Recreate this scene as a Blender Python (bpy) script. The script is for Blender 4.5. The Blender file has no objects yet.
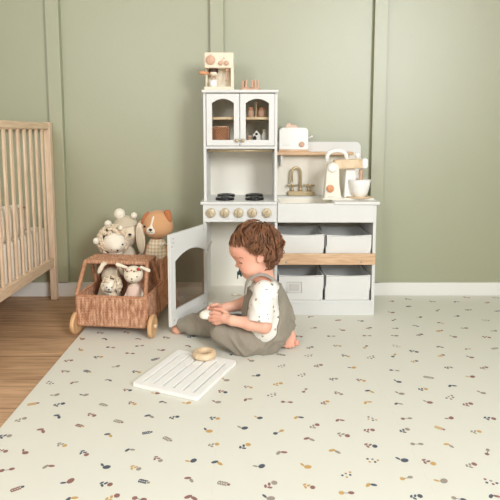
import bpy, bmesh, math, random
import numpy as np
from mathutils import Vector, Matrix, Euler, Quaternion
PI = math.pi
random.seed(7)
C = bpy.context.scene.collection
FR = {}          # frame (world matrix) of every object made here

# ------------------------------------------------------------------ materials
def lin(c):
    return tuple(((v/255)/12.92 if v/255 <= .04045 else ((v/255+.055)/1.055)**2.4) for v in c) + (1,)
def mat(name, col, rough=.6, metal=0, bump=0, bscale=200, var=0, vscale=20, stretch=(1,1,1), spec=.4, sss=0, sheen=0, col2=None, coat=0, detail=3):
    m = bpy.data.materials.new(name); m.use_nodes = True
    n = m.node_tree.nodes; l = m.node_tree.links
    b = n['Principled BSDF']
    b.inputs['Base Color'].default_value = lin(col)
    b.inputs['Roughness'].default_value = rough; b.inputs['Metallic'].default_value = metal
    b.inputs['Specular IOR Level'].default_value = spec
    if coat: b.inputs['Coat Weight'].default_value = coat
    if sss:
        b.inputs['Subsurface Weight'].default_value = sss
        b.inputs['Subsurface Radius'].default_value = (1, .35, .2); b.inputs['Subsurface Scale'].default_value = .008
    if sheen: b.inputs['Sheen Weight'].default_value = sheen; b.inputs['Sheen Roughness'].default_value = .5
    tc = n.new('ShaderNodeTexCoord'); mp = n.new('ShaderNodeMapping'); mp.inputs['Scale'].default_value = stretch
    l.new(tc.outputs['Object'], mp.inputs['Vector'])
    if var or col2:
        nz = n.new('ShaderNodeTexNoise'); nz.inputs['Scale'].default_value = vscale; nz.inputs['Detail'].default_value = detail
        l.new(mp.outputs[0], nz.inputs['Vector'])
        mx = n.new('ShaderNodeMix'); mx.data_type = 'RGBA'
        c2 = lin(col2) if col2 else tuple(min(1, x*(1-var)) for x in lin(col)[:3]) + (1,)
        mx.inputs[6].default_value = lin(col); mx.inputs[7].default_value = c2
        cr = n.new('ShaderNodeValToRGB'); cr.color_ramp.elements[0].position = .35; cr.color_ramp.elements[1].position = .65
        l.new(nz.outputs[0], cr.inputs[0]); l.new(cr.outputs[0], mx.inputs[0]); l.new(mx.outputs[2], b.inputs['Base Color'])
    if bump:
        nb = n.new('ShaderNodeTexNoise'); nb.inputs['Scale'].default_value = bscale; nb.inputs['Detail'].default_value = 3
        l.new(mp.outputs[0], nb.inputs['Vector'])
        bp = n.new('ShaderNodeBump'); bp.inputs['Strength'].default_value = bump; bp.inputs['Distance'].default_value = .002
        l.new(nb.outputs[0], bp.inputs['Height']); l.new(bp.outputs[0], b.inputs['Normal'])
    return m
def glass_mat(name, tint=(250,250,248), gloss=.02):
    m = bpy.data.materials.new(name); m.use_nodes = True
    n = m.node_tree.nodes; l = m.node_tree.links; n.remove(n['Principled BSDF'])
    t = n.new('ShaderNodeBsdfTransparent'); t.inputs[0].default_value = lin(tint)
    g = n.new('ShaderNodeBsdfGlossy'); g.inputs['Roughness'].default_value = .06
    lw = n.new('ShaderNodeLayerWeight'); lw.inputs[0].default_value = .5
    f = n.new('ShaderNodeMath'); f.operation = 'POWER'; f.inputs[1].default_value = 5; l.new(lw.outputs['Facing'], f.inputs[0])
    a = n.new('ShaderNodeMath'); a.operation = 'ADD'; a.inputs[1].default_value = gloss
    a.use_clamp = True
    x = n.new('ShaderNodeMixShader')
    l.new(f.outputs[0], a.inputs[0]); l.new(a.outputs[0], x.inputs[0]); l.new(t.outputs[0], x.inputs[1]); l.new(g.outputs[0], x.inputs[2])
    l.new(x.outputs[0], n['Material Output'].inputs[0])
    return m
M = {}
M['wall'] = mat('sage_wall', (160,162,131), .48, bump=.22, bscale=95, spec=1.0)
M['wall'].node_tree.nodes['Principled BSDF'].inputs['IOR'].default_value = 1.7
M['wall2'] = mat('off_white_wall', (190,184,172), .8)
M['trim'] = mat('white_trim', (240,238,232), .45)
M['ceil'] = mat('ceiling_white', (244,243,238), .8)
M['white'] = mat('white_paint', (225,225,222), .38, spec=.45)
M['cream'] = mat('cream_board', (242,236,222), .55)
M['creamy'] = mat('cream_lacquer', (246,241,228), .4)
M['toy'] = mat('cream_toy_lacquer', (243,238,224), .4)
M['toywhite'] = mat('white_toy_lacquer', (248,247,243), .4)
M['esp'] = mat('pale_cream_toy', (238,226,203), .45)
M['pine'] = mat('pine', (226,193,158), .5, col2=(206,166,128), vscale=14, stretch=(1,8,12), bump=.05)
M['crib'] = mat('beech_crib', (236,211,184), .5, col2=(222,191,160), vscale=10, stretch=(10,10,1), bump=.05)
M['cribrail'] = mat('beech_crib_rail', (233,207,178), .5, col2=(219,187,154), vscale=10, stretch=(10,1,10), bump=.05)
M['rosewood'] = mat('rosy_beech', (222,180,154), .5, var=.15, vscale=60)
M['copper'] = mat('orange_beech', (226,160,118), .45, var=.1, vscale=60)
M['birch'] = mat('birch', (232,209,176), .5, col2=(214,184,145), vscale=25, stretch=(1,6,1))
M['brass'] = mat('champagne_brass', (205,184,146), .38, metal=.55, var=.1, vscale=90)
M['knobw'] = mat('brushed_knob', (210,194,162), .45, metal=.25, var=.18, vscale=120)
M['black'] = mat('burner_black', (26,26,28), .3)
M['grid'] = mat('pale_grey', (205,205,200), .5)
M['dark'] = mat('dark_brown', (70,44,38), .6)
M['glass'] = glass_mat('clear_acrylic')
M['ovenglass'] = glass_mat('smoked_acrylic', (226,212,196), .09)
M['metal'] = mat('grey_metal', (168,168,162), .35, metal=.8)
M['canvas'] = mat('white_canvas', (228,227,223), .9, bump=.35, bscale=420, sheen=.2)
M['stitch'] = mat('stitch_grey', (206,203,196), .9)
M['wicker'] = mat('wicker', (216,170,138), .6, col2=(164,112,82), vscale=42, stretch=(2.4,2.4,.7), bump=.3, bscale=300)
M['wickerd'] = mat('wicker_trim', (203,152,118), .6, col2=(174,122,90), vscale=60, bump=.4, bscale=300)
M['wheel'] = mat('beech_wheel', (228,188,142), .45, col2=(210,164,116), vscale=24, stretch=(5,1,1))
M['sheet'] = mat('cream_sheet', (247,240,230), .9, bump=.2, bscale=300, sheen=.2)
M['piping'] = mat('grey_piping', (190,182,168), .9)
M['mat'] = mat('foam_mat', (225,223,211), .62, spec=.3, bump=.03, bscale=500)
M['seam'] = mat('mat_seam', (222,215,196), .7)
M['pnavy'] = mat('print_navy', (84,90,102), .7)
M['prose'] = mat('print_rose', (148,106,98), .7)
M['pmust'] = mat('print_mustard', (204,164,102), .7)
M['pgrey'] = mat('print_greige', (160,148,136), .7)
M['skin'] = mat('skin', (240,190,166), .5, col2=(236,172,148), vscale=9, sss=.25, spec=.35)
M['nail'] = mat('nail', (244,206,190), .4)
M['eyew'] = mat('eye_white', (238,232,226), .3)
M['iris'] = mat('eye_dark', (52,38,30), .25)
M['lash'] = mat('lash', (70,48,36), .7)
M['lips'] = mat('lips', (214,132,118), .45)
M['hair'] = mat('brown_curls', (106,68,45), .38, col2=(160,110,76), vscale=38, stretch=(1,1,1), spec=.5)
M['haircap'] = mat('brown_hair_under', (84,52,33), .55, col2=(112,72,46), vscale=60, bump=.6, bscale=160)
M['linen'] = mat('grey_linen', (153,144,129), .9, bump=.35, bscale=500, var=.08, vscale=30, sheen=.15)
M['linenl'] = mat('light_grey_linen', (172,166,156), .9, bump=.35, bscale=500, var=.08, vscale=30, sheen=.15)
M['teal'] = mat('teal_rubber', (62,92,102), .4)
M['plushcream'] = mat('cream_plush', (238,226,204), .95, bump=.6, bscale=260, sheen=.3)
M['plushwhite'] = mat('white_plush', (240,232,214), .95, bump=.7, bscale=260, sheen=.3)
M['plushbeige'] = mat('oatmeal_plush', (228,212,188), .95, bump=.6, bscale=260, sheen=.3)
M['plushgrey'] = mat('grey_plush', (206,192,168), .95, bump=.6, bscale=260, sheen=.3)
M['plushtan'] = mat('tan_plush', (211,160,115), .95, bump=.4, bscale=260, sheen=.2)
M['plushrust'] = mat('rust_plush', (186,116,72), .95, bump=.4, bscale=260, sheen=.2)
M['plushpink'] = mat('pink_plush', (236,206,188), .95, bump=.4, bscale=260, sheen=.2)
M['mane'] = mat('curly_mane', (243,228,203), .95, col2=(234,210,180), vscale=50, bump=.6, bscale=200, sheen=.3)
M['thread'] = mat('dark_thread', (44,36,32), .6)
M['red'] = mat('red_felt', (190,66,58), .9)
M['green'] = mat('green_felt', (116,122,84), .9)

def gingham():
    m = mat('gingham', (222,200,160), .9)
    n = m.node_tree.nodes; l = m.node_tree.links; b = n['Principled BSDF']
    tc = n.new('ShaderNodeTexCoord'); sp = n.new('ShaderNodeSeparateXYZ'); l.new(tc.outputs['Object'], sp.inputs[0])
    outs = []
    for i in (0, 2):
        a = n.new('ShaderNodeMath'); a.operation = 'MULTIPLY'; a.inputs[1].default_value = 2*PI/.016; l.new(sp.outputs[i], a.inputs[0])
        s = n.new('ShaderNodeMath'); s.operation = 'SINE'; l.new(a.outputs[0], s.inputs[0])
        g = n.new('ShaderNodeMath'); g.operation = 'GREATER_THAN'; g.inputs[1].default_value = 0; l.new(s.outputs[0], g.inputs[0]); outs.append(g)
    ad = n.new('ShaderNodeMath'); ad.operation = 'ADD'; l.new(outs[0].outputs[0], ad.inputs[0]); l.new(outs[1].outputs[0], ad.inputs[1])
    hf = n.new('ShaderNodeMath'); hf.operation = 'MULTIPLY'; hf.inputs[1].default_value = .5; l.new(ad.outputs[0], hf.inputs[0])
    mx = n.new('ShaderNodeMix'); mx.data_type = 'RGBA'; mx.inputs[6].default_value = lin((244,234,214)); mx.inputs[7].default_value = lin((216,190,148))
    l.new(hf.outputs[0], mx.inputs[0]); l.new(mx.outputs[2], b.inputs['Base Color'])
    return m
M['gingham'] = gingham()

def printed_cotton():
    m = mat('printed_cotton', (246,242,234), .9, bump=.25, bscale=450, sheen=.15)
    n = m.node_tree.nodes; l = m.node_tree.links; b = n['Principled BSDF']
    tc = n.new('ShaderNodeTexCoord')
    nz = n.new('ShaderNodeTexNoise'); nz.inputs['Scale'].default_value = 120
    l.new(tc.outputs['Object'], nz.inputs['Vector'])
    vm = n.new('ShaderNodeVectorMath'); vm.operation = 'MULTIPLY_ADD'; vm.inputs[1].default_value = (.012,.012,.012)
    l.new(nz.outputs['Color'], vm.inputs[0]); l.new(tc.outputs['Object'], vm.inputs[2])
    v = n.new('ShaderNodeTexVoronoi'); v.inputs['Scale'].default_value = 40; v.inputs['Randomness'].default_value = .75
    l.new(vm.outputs[0], v.inputs['Vector'])
    c = n.new('ShaderNodeMath'); c.operation = 'LESS_THAN'; c.inputs[1].default_value = .21; l.new(v.outputs['Distance'], c.inputs[0])
    sp = n.new('ShaderNodeSeparateColor'); l.new(v.outputs['Color'], sp.inputs[0])
    r = n.new('ShaderNodeValToRGB'); r.color_ramp.interpolation = 'CONSTANT'
    r.color_ramp.elements[0].color = lin((128,124,120)); r.color_ramp.elements[1].position = .5; r.color_ramp.elements[1].color = lin((150,134,120))
    e = r.color_ramp.elements.new(.75); e.color = lin((176,160,138))
    l.new(sp.outputs[0], r.inputs[0])
    mx = n.new('ShaderNodeMix'); mx.data_type = 'RGBA'; mx.inputs[6].default_value = lin((240,236,228))
    l.new(c.outputs[0], mx.inputs[0]); l.new(r.outputs[0], mx.inputs[7]); l.new(mx.outputs[2], b.inputs['Base Color'])
    return m
M['shirt'] = printed_cotton()

def plank_floor():
    m = mat('oak_planks', (180,140,100), .5, spec=.35)
    n = m.node_tree.nodes; l = m.node_tree.links; b = n['Principled BSDF']
    tc = n.new('ShaderNodeTexCoord')
    br = n.new('ShaderNodeTexBrick'); br.offset = .37; br.inputs['Scale'].default_value = 1
    br.inputs['Brick Width'].default_value = 1.25; br.inputs['Row Height'].default_value = .19
    br.inputs['Mortar Size'].default_value = .0016; br.inputs['Mortar Smooth'].default_value = .3
    br.inputs['Color1'].default_value = lin((208,172,137)); br.inputs['Color2'].default_value = lin((190,154,120)); br.inputs['Mortar'].default_value = lin((98,70,48))
    l.new(tc.outputs['Object'], br.inputs['Vector'])
    mp = n.new('ShaderNodeMapping'); mp.inputs['Scale'].default_value = (1.3,16,1); l.new(tc.outputs['Object'], mp.inputs['Vector'])
    nz = n.new('ShaderNodeTexNoise'); nz.inputs['Scale'].default_value = 3.2; nz.inputs['Detail'].default_value = 6; nz.inputs['Distortion'].default_value = .6
    l.new(mp.outputs[0], nz.inputs['Vector'])
    cr = n.new('ShaderNodeValToRGB'); cr.color_ramp.elements[0].position = .3; cr.color_ramp.elements[0].color = (.62,.58,.55,1)
    cr.color_ramp.elements[1].position = .7; cr.color_ramp.elements[1].color = (1.12,1.1,1.08,1)
    l.new(nz.outputs[0], cr.inputs[0])
    mx = n.new('ShaderNodeMix'); mx.data_type = 'RGBA'; mx.blend_type = 'MULTIPLY'; mx.inputs[0].default_value = 1
    l.new(br.outputs[0], mx.inputs[6]); l.new(cr.outputs[0], mx.inputs[7]); l.new(mx.outputs[2], b.inputs['Base Color'])
    return m
M['floor'] = plank_floor()

# ------------------------------------------------------------------ objects
def tag(o, label, cat, group=None, kind=None):
    o['label'] = label; o['category'] = cat
    if group: o['group'] = group
    if kind: o['kind'] = kind
    return o
def thing(name, label, cat, loc=(0,0,0), rz=0, group=None):
    o = bpy.data.objects.new(name, None); C.objects.link(o); o.empty_display_size = .05
    o.location = loc; o.rotation_euler = (0,0,rz)
    FR[o.name] = Matrix.Translation(loc) @ Matrix.Rotation(rz, 4, 'Z')
    return tag(o, label, cat, group)
class B:
    """collects shapes, in world coordinates unless a frame is given at build time"""
    def __init__(s): s.v = []; s.f = []; s.mi = []; s.sm = []
    def add(s, vs, fs, mi=0, smooth=False):
        o = len(s.v); s.v += [tuple(v) for v in vs]
        for f in fs: s.f.append([i+o for i in f]); s.mi.append(mi); s.sm.append(smooth)
        return s
    def frombm(s, bm, mi=0, smooth=False):
        bm.verts.index_update(); s.add([v.co[:] for v in bm.verts], [[v.index for v in f.verts] for f in bm.faces], mi, smooth); bm.free(); return s
    def box(s, x0, x1, y0, y1, z0, z1, bev=.0015, mi=0, T=None, seg=2):
        bm = bmesh.new(); bmesh.ops.create_cube(bm, size=1)
        bmesh.ops.scale(bm, vec=(x1-x0, y1-y0, z1-z0), verts=bm.verts)
        bmesh.ops.translate(bm, vec=((x0+x1)/2, (y0+y1)/2, (z0+z1)/2), verts=bm.verts)
        b = min(bev, .45*min(x1-x0, y1-y0, z1-z0))
        if b > 0: bmesh.ops.bevel(bm, geom=bm.edges[:], offset=b, segments=seg, affect='EDGES', profile=.5)
        if T is not None: bmesh.ops.transform(bm, matrix=T, verts=bm.verts)
        return s.frombm(bm, mi, False)
    def prism(s, pts, y0, y1, holes=(), bev=0, mi=0, T=None, smooth=False):
        """outline in XZ (list of (x,z)), extruded y0..y1, with holes; tessellated"""
        from mathutils.geometry import tessellate_polygon
        loops = [[Vector((x, z, 0)) for x, z in pts]] + [[Vector((x, z, 0)) for x, z in h] for h in holes]
        tris = tessellate_polygon(loops)
        flat = [p for L in loops for p in L]; n = len(flat)
        vs = [(p.x, y0, p.y) for p in flat] + [(p.x, y1, p.y) for p in flat]
        fs = [list(t) for t in tris] + [[i+n for i in reversed(t)] for t in tris]
        o = 0
        for L in loops:
            k = len(L)
            for i in range(k): fs.append([o+i, o+(i+1) % k, o+(i+1) % k+n, o+i+n])
            o += k
        bm = bmesh.new(); bv = [bm.verts.new(v) for v in vs]
        for f in fs:
            try: bm.faces.new([bv[i] for i in f])
            except ValueError: pass
        bmesh.ops.recalc_face_normals(bm, faces=bm.faces)
        if bev: 
            es = [e for e in bm.edges if len(e.link_faces) == 2 and e.calc_face_angle(0) > .6 and abs(e.verts[0].co.y-e.verts[1].co.y) < 1e-6]
            bmesh.ops.bevel(bm, geom=es, offset=bev, segments=2, affect='EDGES', profile=.5)
        if T is not None: bmesh.ops.transform(bm, matrix=T, verts=bm.verts)
        return s.frombm(bm, mi, smooth)
    def lathe(s, prof, center=(0,0,0), axis='Z', n=32, mi=0, T=None):
        """prof: list of (r, h) ; h along the axis"""
        vs = []; fs = []; k = len(prof)
        for j in range(n):
            a = 2*PI*j/n
            for r, h in prof:
                p = (r*math.cos(a), r*math.sin(a), h)
                if axis == 'Y': p = (p[0], h, p[1])
                if axis == 'X': p = (h, p[0], p[1])
                vs.append((p[0]+center[0], p[1]+center[1], p[2]+center[2]))
        for j in range(n):
            for i in range(k-1):
                a, b = j*k+i, ((j+1) % n)*k+i
                fs.append([a, b, b+1, a+1])
        bm = bmesh.new(); bv = [bm.verts.new(v) for v in vs]
        for f in fs: bm.faces.new([bv[i] for i in f])
        bmesh.ops.remove_doubles(bm, verts=bm.verts, dist=1e-6)
        bmesh.ops.holes_fill(bm, edges=bm.edges[:], sides=n)
        bmesh.ops.recalc_face_normals(bm, faces=bm.faces)
        if T is not None: bmesh.ops.transform(bm, matrix=T, verts=bm.verts)
        return s.frombm(bm, mi, True)
    def tube(s, pts, r, n=10, mi=0, closed=False, cap=True):
        P = [Vector(p) for p in pts]; k = len(P); R = r if isinstance(r, (list, tuple)) else [r]*k
        vs = []; fs = []; up = None
        for i in range(k):
            t = (P[(i+1) % k]-P[i-1]) if closed else (P[min(i+1, k-1)]-P[max(i-1, 0)])
            t.normalize()
            if up is None: up = t.orthogonal().normalized()
            up = (up - t*up.dot(t))
            up = up.normalized() if up.length > 1e-6 else t.orthogonal().normalized()
            w = t.cross(up)
            for j in range(n):
                a = 2*PI*j/n; vs.append(P[i] + (up*math.cos(a)+w*math.sin(a))*R[i])
        for i in range(k if closed else k-1):
            for j in range(n):
                a = i*n+j; b = i*n+(j+1) % n; i2 = (i+1) % k
                fs.append([a, b, i2*n+(j+1) % n, i2*n+j])
        if cap and not closed: fs.append(list(range(n))[::-1]); fs.append([(k-1)*n+j for j in range(n)])
        return s.add(vs, fs, mi, True)
    def ball(s, c, r, n=16, mi=0, T=None):
        r = r if isinstance(r, (tuple, list)) else (r, r, r)
        bm = bmesh.new(); bmesh.ops.create_uvsphere(bm, u_segments=n, v_segments=max(6, n//2), radius=1)
        bmesh.ops.scale(bm, vec=r, verts=bm.verts)
        if T is not None: bmesh.ops.transform(bm, matrix=T, verts=bm.verts)
        bmesh.ops.translate(bm, vec=c, verts=bm.verts)
        return s.frombm(bm, mi, True)
    def build(s, name, m, parent=None, local=False, auto=True):
        ms = m if isinstance(m, (list, tuple)) else [m]
        me = bpy.data.meshes.new(name)
        V = s.v; root = Matrix()
        if parent is not None:
            root = FR[parent.name]
        if not local:
            inv = root.inverted(); V = [tuple(inv @ Vector(v)) for v in V]
        me.from_pydata(V, [], s.f)
        for q in ms: me.materials.append(M[q] if isinstance(q, str) else q)
        me.polygons.foreach_set('material_index', s.mi); me.polygons.foreach_set('use_smooth', s.sm); me.update()
        o = bpy.data.objects.new(name, me); C.objects.link(o)
        if parent is not None: o.parent = parent
        FR[o.name] = root
        return o
def npobj(name, V, Q, m, parent=None):
    me = bpy.data.meshes.new(name)
    root = FR[parent.name] if parent is not None else Matrix()
    inv = np.array(root.inverted())
    V = V @ inv[:3, :3].T + inv[:3, 3]
    me.vertices.add(len(V)); me.vertices.foreach_set('co', V.astype(np.float32).ravel())
    me.loops.add(Q.size); me.loops.foreach_set('vertex_index', Q.astype(np.int32).ravel())
    me.polygons.add(len(Q)); me.polygons.foreach_set('loop_start', (np.arange(len(Q))*4).astype(np.int32))
    me.polygons.foreach_set('use_smooth', np.ones(len(Q), bool))
    me.update(calc_edges=True); me.validate()
    for q in (m if isinstance(m, (list, tuple)) else [m]): me.materials.append(M[q])
    o = bpy.data.objects.new(name, me); C.objects.link(o)
    if parent is not None: o.parent = parent
    FR[o.name] = root
    return o

# ------------------------------------------------------------------ implicit surfaces
def EL(c, r, rot=(0,0,0), k=.012, sub=False):
    r = r if isinstance(r, (tuple, list)) else (r, r, r)
    return dict(t='E', c=np.array(c), r=np.array(r, float), R=np.array(Euler(rot).to_matrix()), k=k, sub=sub)
def CP(a, b, ra, rb=None, k=.012, sub=False):
    return dict(t='C', a=np.array(a, float), b=np.array(b, float), ra=ra, rb=ra if rb is None else rb, k=k, sub=sub)
def CUT(p, n, k=.004): return dict(t='P', p=np.array(p, float), n=np.array(n, float)/np.linalg.norm(n), k=k)
def chain(pts, rs, k=.01):
    return [CP(pts[i], pts[i+1], rs[i], rs[i+1], k) for i in range(len(pts)-1)]
def inflate(prims, d):
    out = []
    for p in prims:
        q = dict(p)
        if p['t'] == 'E': q['r'] = p['r']+d
        elif p['t'] == 'C': q['ra'] = p['ra']+d; q['rb'] = p['rb']+d
        out.append(q)
    return out
def smin(a, b, k):
    h = np.clip(.5+.5*(b-a)/k, 0, 1); return b*(1-h)+a*h-k*h*(1-h)
def surf(prims, vox, fn=None, smooth=1):
    lo = np.full(3, 1e9); hi = np.full(3, -1e9); bb = []
    for p in prims:
        if p['t'] == 'E': e = p['r'].max(); l, h = p['c']-e, p['c']+e
        elif p['t'] == 'C':
            e = max(p['ra'], p['rb']); l, h = np.minimum(p['a'], p['b'])-e, np.maximum(p['a'], p['b'])+e
        else: bb.append(None); continue
        bb.append((l, h))
        if not p['sub']: lo = np.minimum(lo, l); hi = np.maximum(hi, h)
    lo -= vox*4; hi += vox*4
    n = np.ceil((hi-lo)/vox).astype(int)+1
    ax = [lo[i]+vox*np.arange(n[i]) for i in range(3)]
    F = np.full(n, .08, np.float32)
    for p, b in zip(prims, bb):
        if b is None:
            X, Y, Z = np.meshgrid(*ax, indexing='ij', sparse=True)
            d = (X-p['p'][0])*p['n'][0]+(Y-p['p'][1])*p['n'][1]+(Z-p['p'][2])*p['n'][2]
            F = (-smin(-F, -d, p['k'])).astype(np.float32); continue
        mg = p['k']+3*vox
        i0 = np.clip(np.floor((b[0]-mg-lo)/vox).astype(int), 0, n); i1 = np.clip(np.ceil((b[1]+mg-lo)/vox).astype(int)+1, 0, n)
        if (i1 <= i0).any(): continue
        sl = tuple(slice(i0[i], i1[i]) for i in range(3))
        X, Y, Z = np.meshgrid(*[ax[i][sl[i]] for i in range(3)], indexing='ij')
        if p['t'] == 'E':
            q = np.stack([X-p['c'][0], Y-p['c'][1], Z-p['c'][2]], -1) @ p['R']
            k0 = np.linalg.norm(q/p['r'], axis=-1); k1 = np.linalg.norm(q/(p['r']**2), axis=-1)+1e-9
            d = k0*(k0-1)/k1
        else:
            a = p['a']; ba = p['b']-a; L = ba@ba+1e-12
            pa = np.stack([X-a[0], Y-a[1], Z-a[2]], -1)
            h = np.clip((pa@ba)/L, 0, 1)
            d = np.linalg.norm(pa-h[..., None]*ba, axis=-1)-(p['ra']+(p['rb']-p['ra'])*h)
        S = F[sl]
        F[sl] = (-smin(-S, d, p['k'])) if p['sub'] else smin(S, d, p['k'])
    if fn is not None:
        X, Y, Z = np.meshgrid(*ax, indexing='ij', sparse=True); F = fn(F, X, Y, Z).astype(np.float32)
    # surface nets
    ins = F < 0
    cs = np.zeros(n-1, np.uint8)
    for dx in (0,1):
        for dy in (0,1):
            for dz in (0,1): cs += ins[dx:n[0]-1+dx, dy:n[1]-1+dy, dz:n[2]-1+dz]
    act = (cs > 0) & (cs < 8)
    idx = np.full(n-1, -1, np.int64); ijk = np.argwhere(act); idx[act] = np.arange(len(ijk))
    acc = np.zeros((len(ijk), 3)); cnt = np.zeros(len(ijk))
    co = [(0,0,0),(1,0,0),(0,1,0),(1,1,0),(0,0,1),(1,0,1),(0,1,1),(1,1,1)]
    for a in range(8):
        for b in range(a+1, 8):
            if sum(abs(co[a][i]-co[b][i]) for i in range(3)) != 1: continue
            va = F[tuple((ijk+co[a]).T)]; vb = F[tuple((ijk+co[b]).T)]
            m = (va < 0) != (vb < 0); t = np.where(m, va/(va-vb+1e-12), 0)
            p = np.array(co[a])+t[:, None]*(np.array(co[b])-np.array(co[a]))
            acc += np.where(m[:, None], p, 0); cnt += m
    V = lo+vox*(ijk+acc/cnt[:, None])
    Qs = []
    for axn in range(3):
        o1, o2 = [(1,2),(2,0),(0,1)][axn]
        s0 = [slice(1, n[i]-1) for i in range(3)]; s0[axn] = slice(0, n[axn]-1)
        s1 = list(s0); s1[axn] = slice(1, n[axn])
        A = ins[tuple(s0)]; Bb = ins[tuple(s1)]
        for flip, msk in ((False, A & ~Bb), (True, ~A & Bb)):
            e = np.argwhere(msk)
            if not len(e): continue
            off = np.array([1,1,1]); off[axn] = 0; e = e+off
            u = np.zeros(3, int); u[o1] = 1; w = np.zeros(3, int); w[o2] = 1
            q = np.stack([idx[tuple((e-u-w).T)], idx[tuple((e-w).T)], idx[tuple(e.T)], idx[tuple((e-u).T)]], -1)
            Qs.append(q[:, ::-1] if flip else q)
    Q = np.concatenate(Qs)
    for _ in range(smooth):
        s = np.zeros_like(V); c = np.zeros(len(V))
        for a, b in ((0,1),(1,2),(2,3),(3,0)):
            np.add.at(s, Q[:, a], V[Q[:, b]]); np.add.at(s, Q[:, b], V[Q[:, a]])
            np.add.at(c, Q[:, a], 1); np.add.at(c, Q[:, b], 1)
        V = V*.5+.5*s/c[:, None]
    return V, Q
def normals(V, Q):
    N = np.zeros_like(V); fn = np.cross(V[Q[:,2]]-V[Q[:,0]], V[Q[:,3]]-V[Q[:,1]])
    for i in range(4): np.add.at(N, Q[:, i], fn)
    return N/(np.linalg.norm(N, axis=1)[:, None]+1e-12)
def soft(name, prims, m, parent=None, vox=.0025, fn=None, disp=None, smooth=1):
    V, Q = surf(prims, vox, fn, smooth)
    if disp is not None:
        N = normals(V, Q); V = V+N*disp(V, N)[:, None]
    return npobj(name, V, Q, m, parent)

# ================================================================== ROOM
def struct(name, b, m):
    o = b.build(name, m); o['kind'] = 'structure'; return o
XL, XR, YB, YF, ZC = -2.3, 2.6, 2.65, -1.2, 2.5
struct('floor', B().box(XL-.1, XR+.1, YF-.1, YB+.1, -.06, -.008, 0), 'floor')
b = B().box(XL-.1, XR+.1, YB, YB+.1, -.05, ZC, 0)
for i in range(-2, 5):
    x = -.163+.807*i
    if XL+.05 < x < XR-.05: b.box(x-.0325, x+.0325, YB-.030, YB+.001, .075, ZC-.002, .0012)
struct('wall_back', b, 'wall')
struct('wall_left', B().box(XL-.1, XL, YF-.1, YB+.1, -.05, ZC, 0), 'wall2')
struct('wall_right', B().box(XR, XR+.1, YF-.1, YB+.1, -.05, ZC, 0), 'wall2')
# the wall behind the viewer holds the window that lights the room
WN = [(1.0,2.2,1.1,2.3),(-1.65,-.95,1.2,2.2)]  # second opening, at the left, is made up to go with the added sheen light
b = B().prism([(XL,-.05),(XR,-.05),(XR,ZC),(XL,ZC)], YF-.1, YF, holes=[[(a_,c_),(a_,d_),(b_,d_),(b_,c_)] for a_,b_,c_,d_ in WN])
struct('wall_front', b, 'wall2')
for i, (wx0, wx1, wz0, wz1) in enumerate(WN):
    b = B()
    for a in ((wx0-.06,wx0+.01,wz0-.06,wz1+.06),(wx1-.01,wx1+.06,wz0-.06,wz1+.06),(wx0,wx1,wz0-.06,wz0+.01),(wx0,wx1,wz1-.01,wz1+.06)):
        b.box(a[0], a[1], YF-.03, YF+.015, a[2], a[3], .003)
    struct('window_%d' % (i+1), b, 'trim')
struct('ceiling', B().box(XL-.1, XR+.1, YF-.1, YB+.1, ZC, ZC+.1, 0), 'ceil')
struct('baseboard_back', B().box(XL, XR, YB-.012, YB+.001, -.008, .066, .002), 'trim')

# ================================================================== PLAY MAT
mt = B()
MX0, MX1, MY0, MY1 = -.713, 2.35, .3, 2.632
mt.box(MX0, MX1, MY0, MY1, -.008, 0, .001)
SEAMY = (1.02, 1.515, 2.035); SEAMX = (-.09, .43, .95, 1.47)
def rect(b, x0, x1, y0, y1, z, mi): b.add([(x0,y0,z),(x1,y0,z),(x1,y1,z),(x0,y1,z)], [[0,1,2,3]], mi)
for y in SEAMY:
    x = MX0+.01
    while x < MX1-.02:
        w = .006; 
        rect(mt, x, x+.03, y-.0006, y+.0006, .00012, 1); x += .048
for x in SEAMX:
    y = MY0+.01
    while y < MY1-.05:
        rect(mt, x-.0006, x+.0006, y, y+.03, .00012, 1); y += .048
rng = random.Random(11)
def blob(b, cx, cy, ax, ay, ang, mi, n=9, z=.0002):
    vs = [(cx, cy, z)]
    ax *= 1.05; ay *= 1.2
    for i in range(n):
        a = 2*PI*i/n; x = ax*math.cos(a); y = ay*math.sin(a)
        vs.append((cx+x*math.cos(ang)-y*math.sin(ang), cy+x*math.sin(ang)+y*math.cos(ang), z))
    b.add(vs, [[0, i+1, (i+1) % n+1] for i in range(n)], mi)
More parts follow.
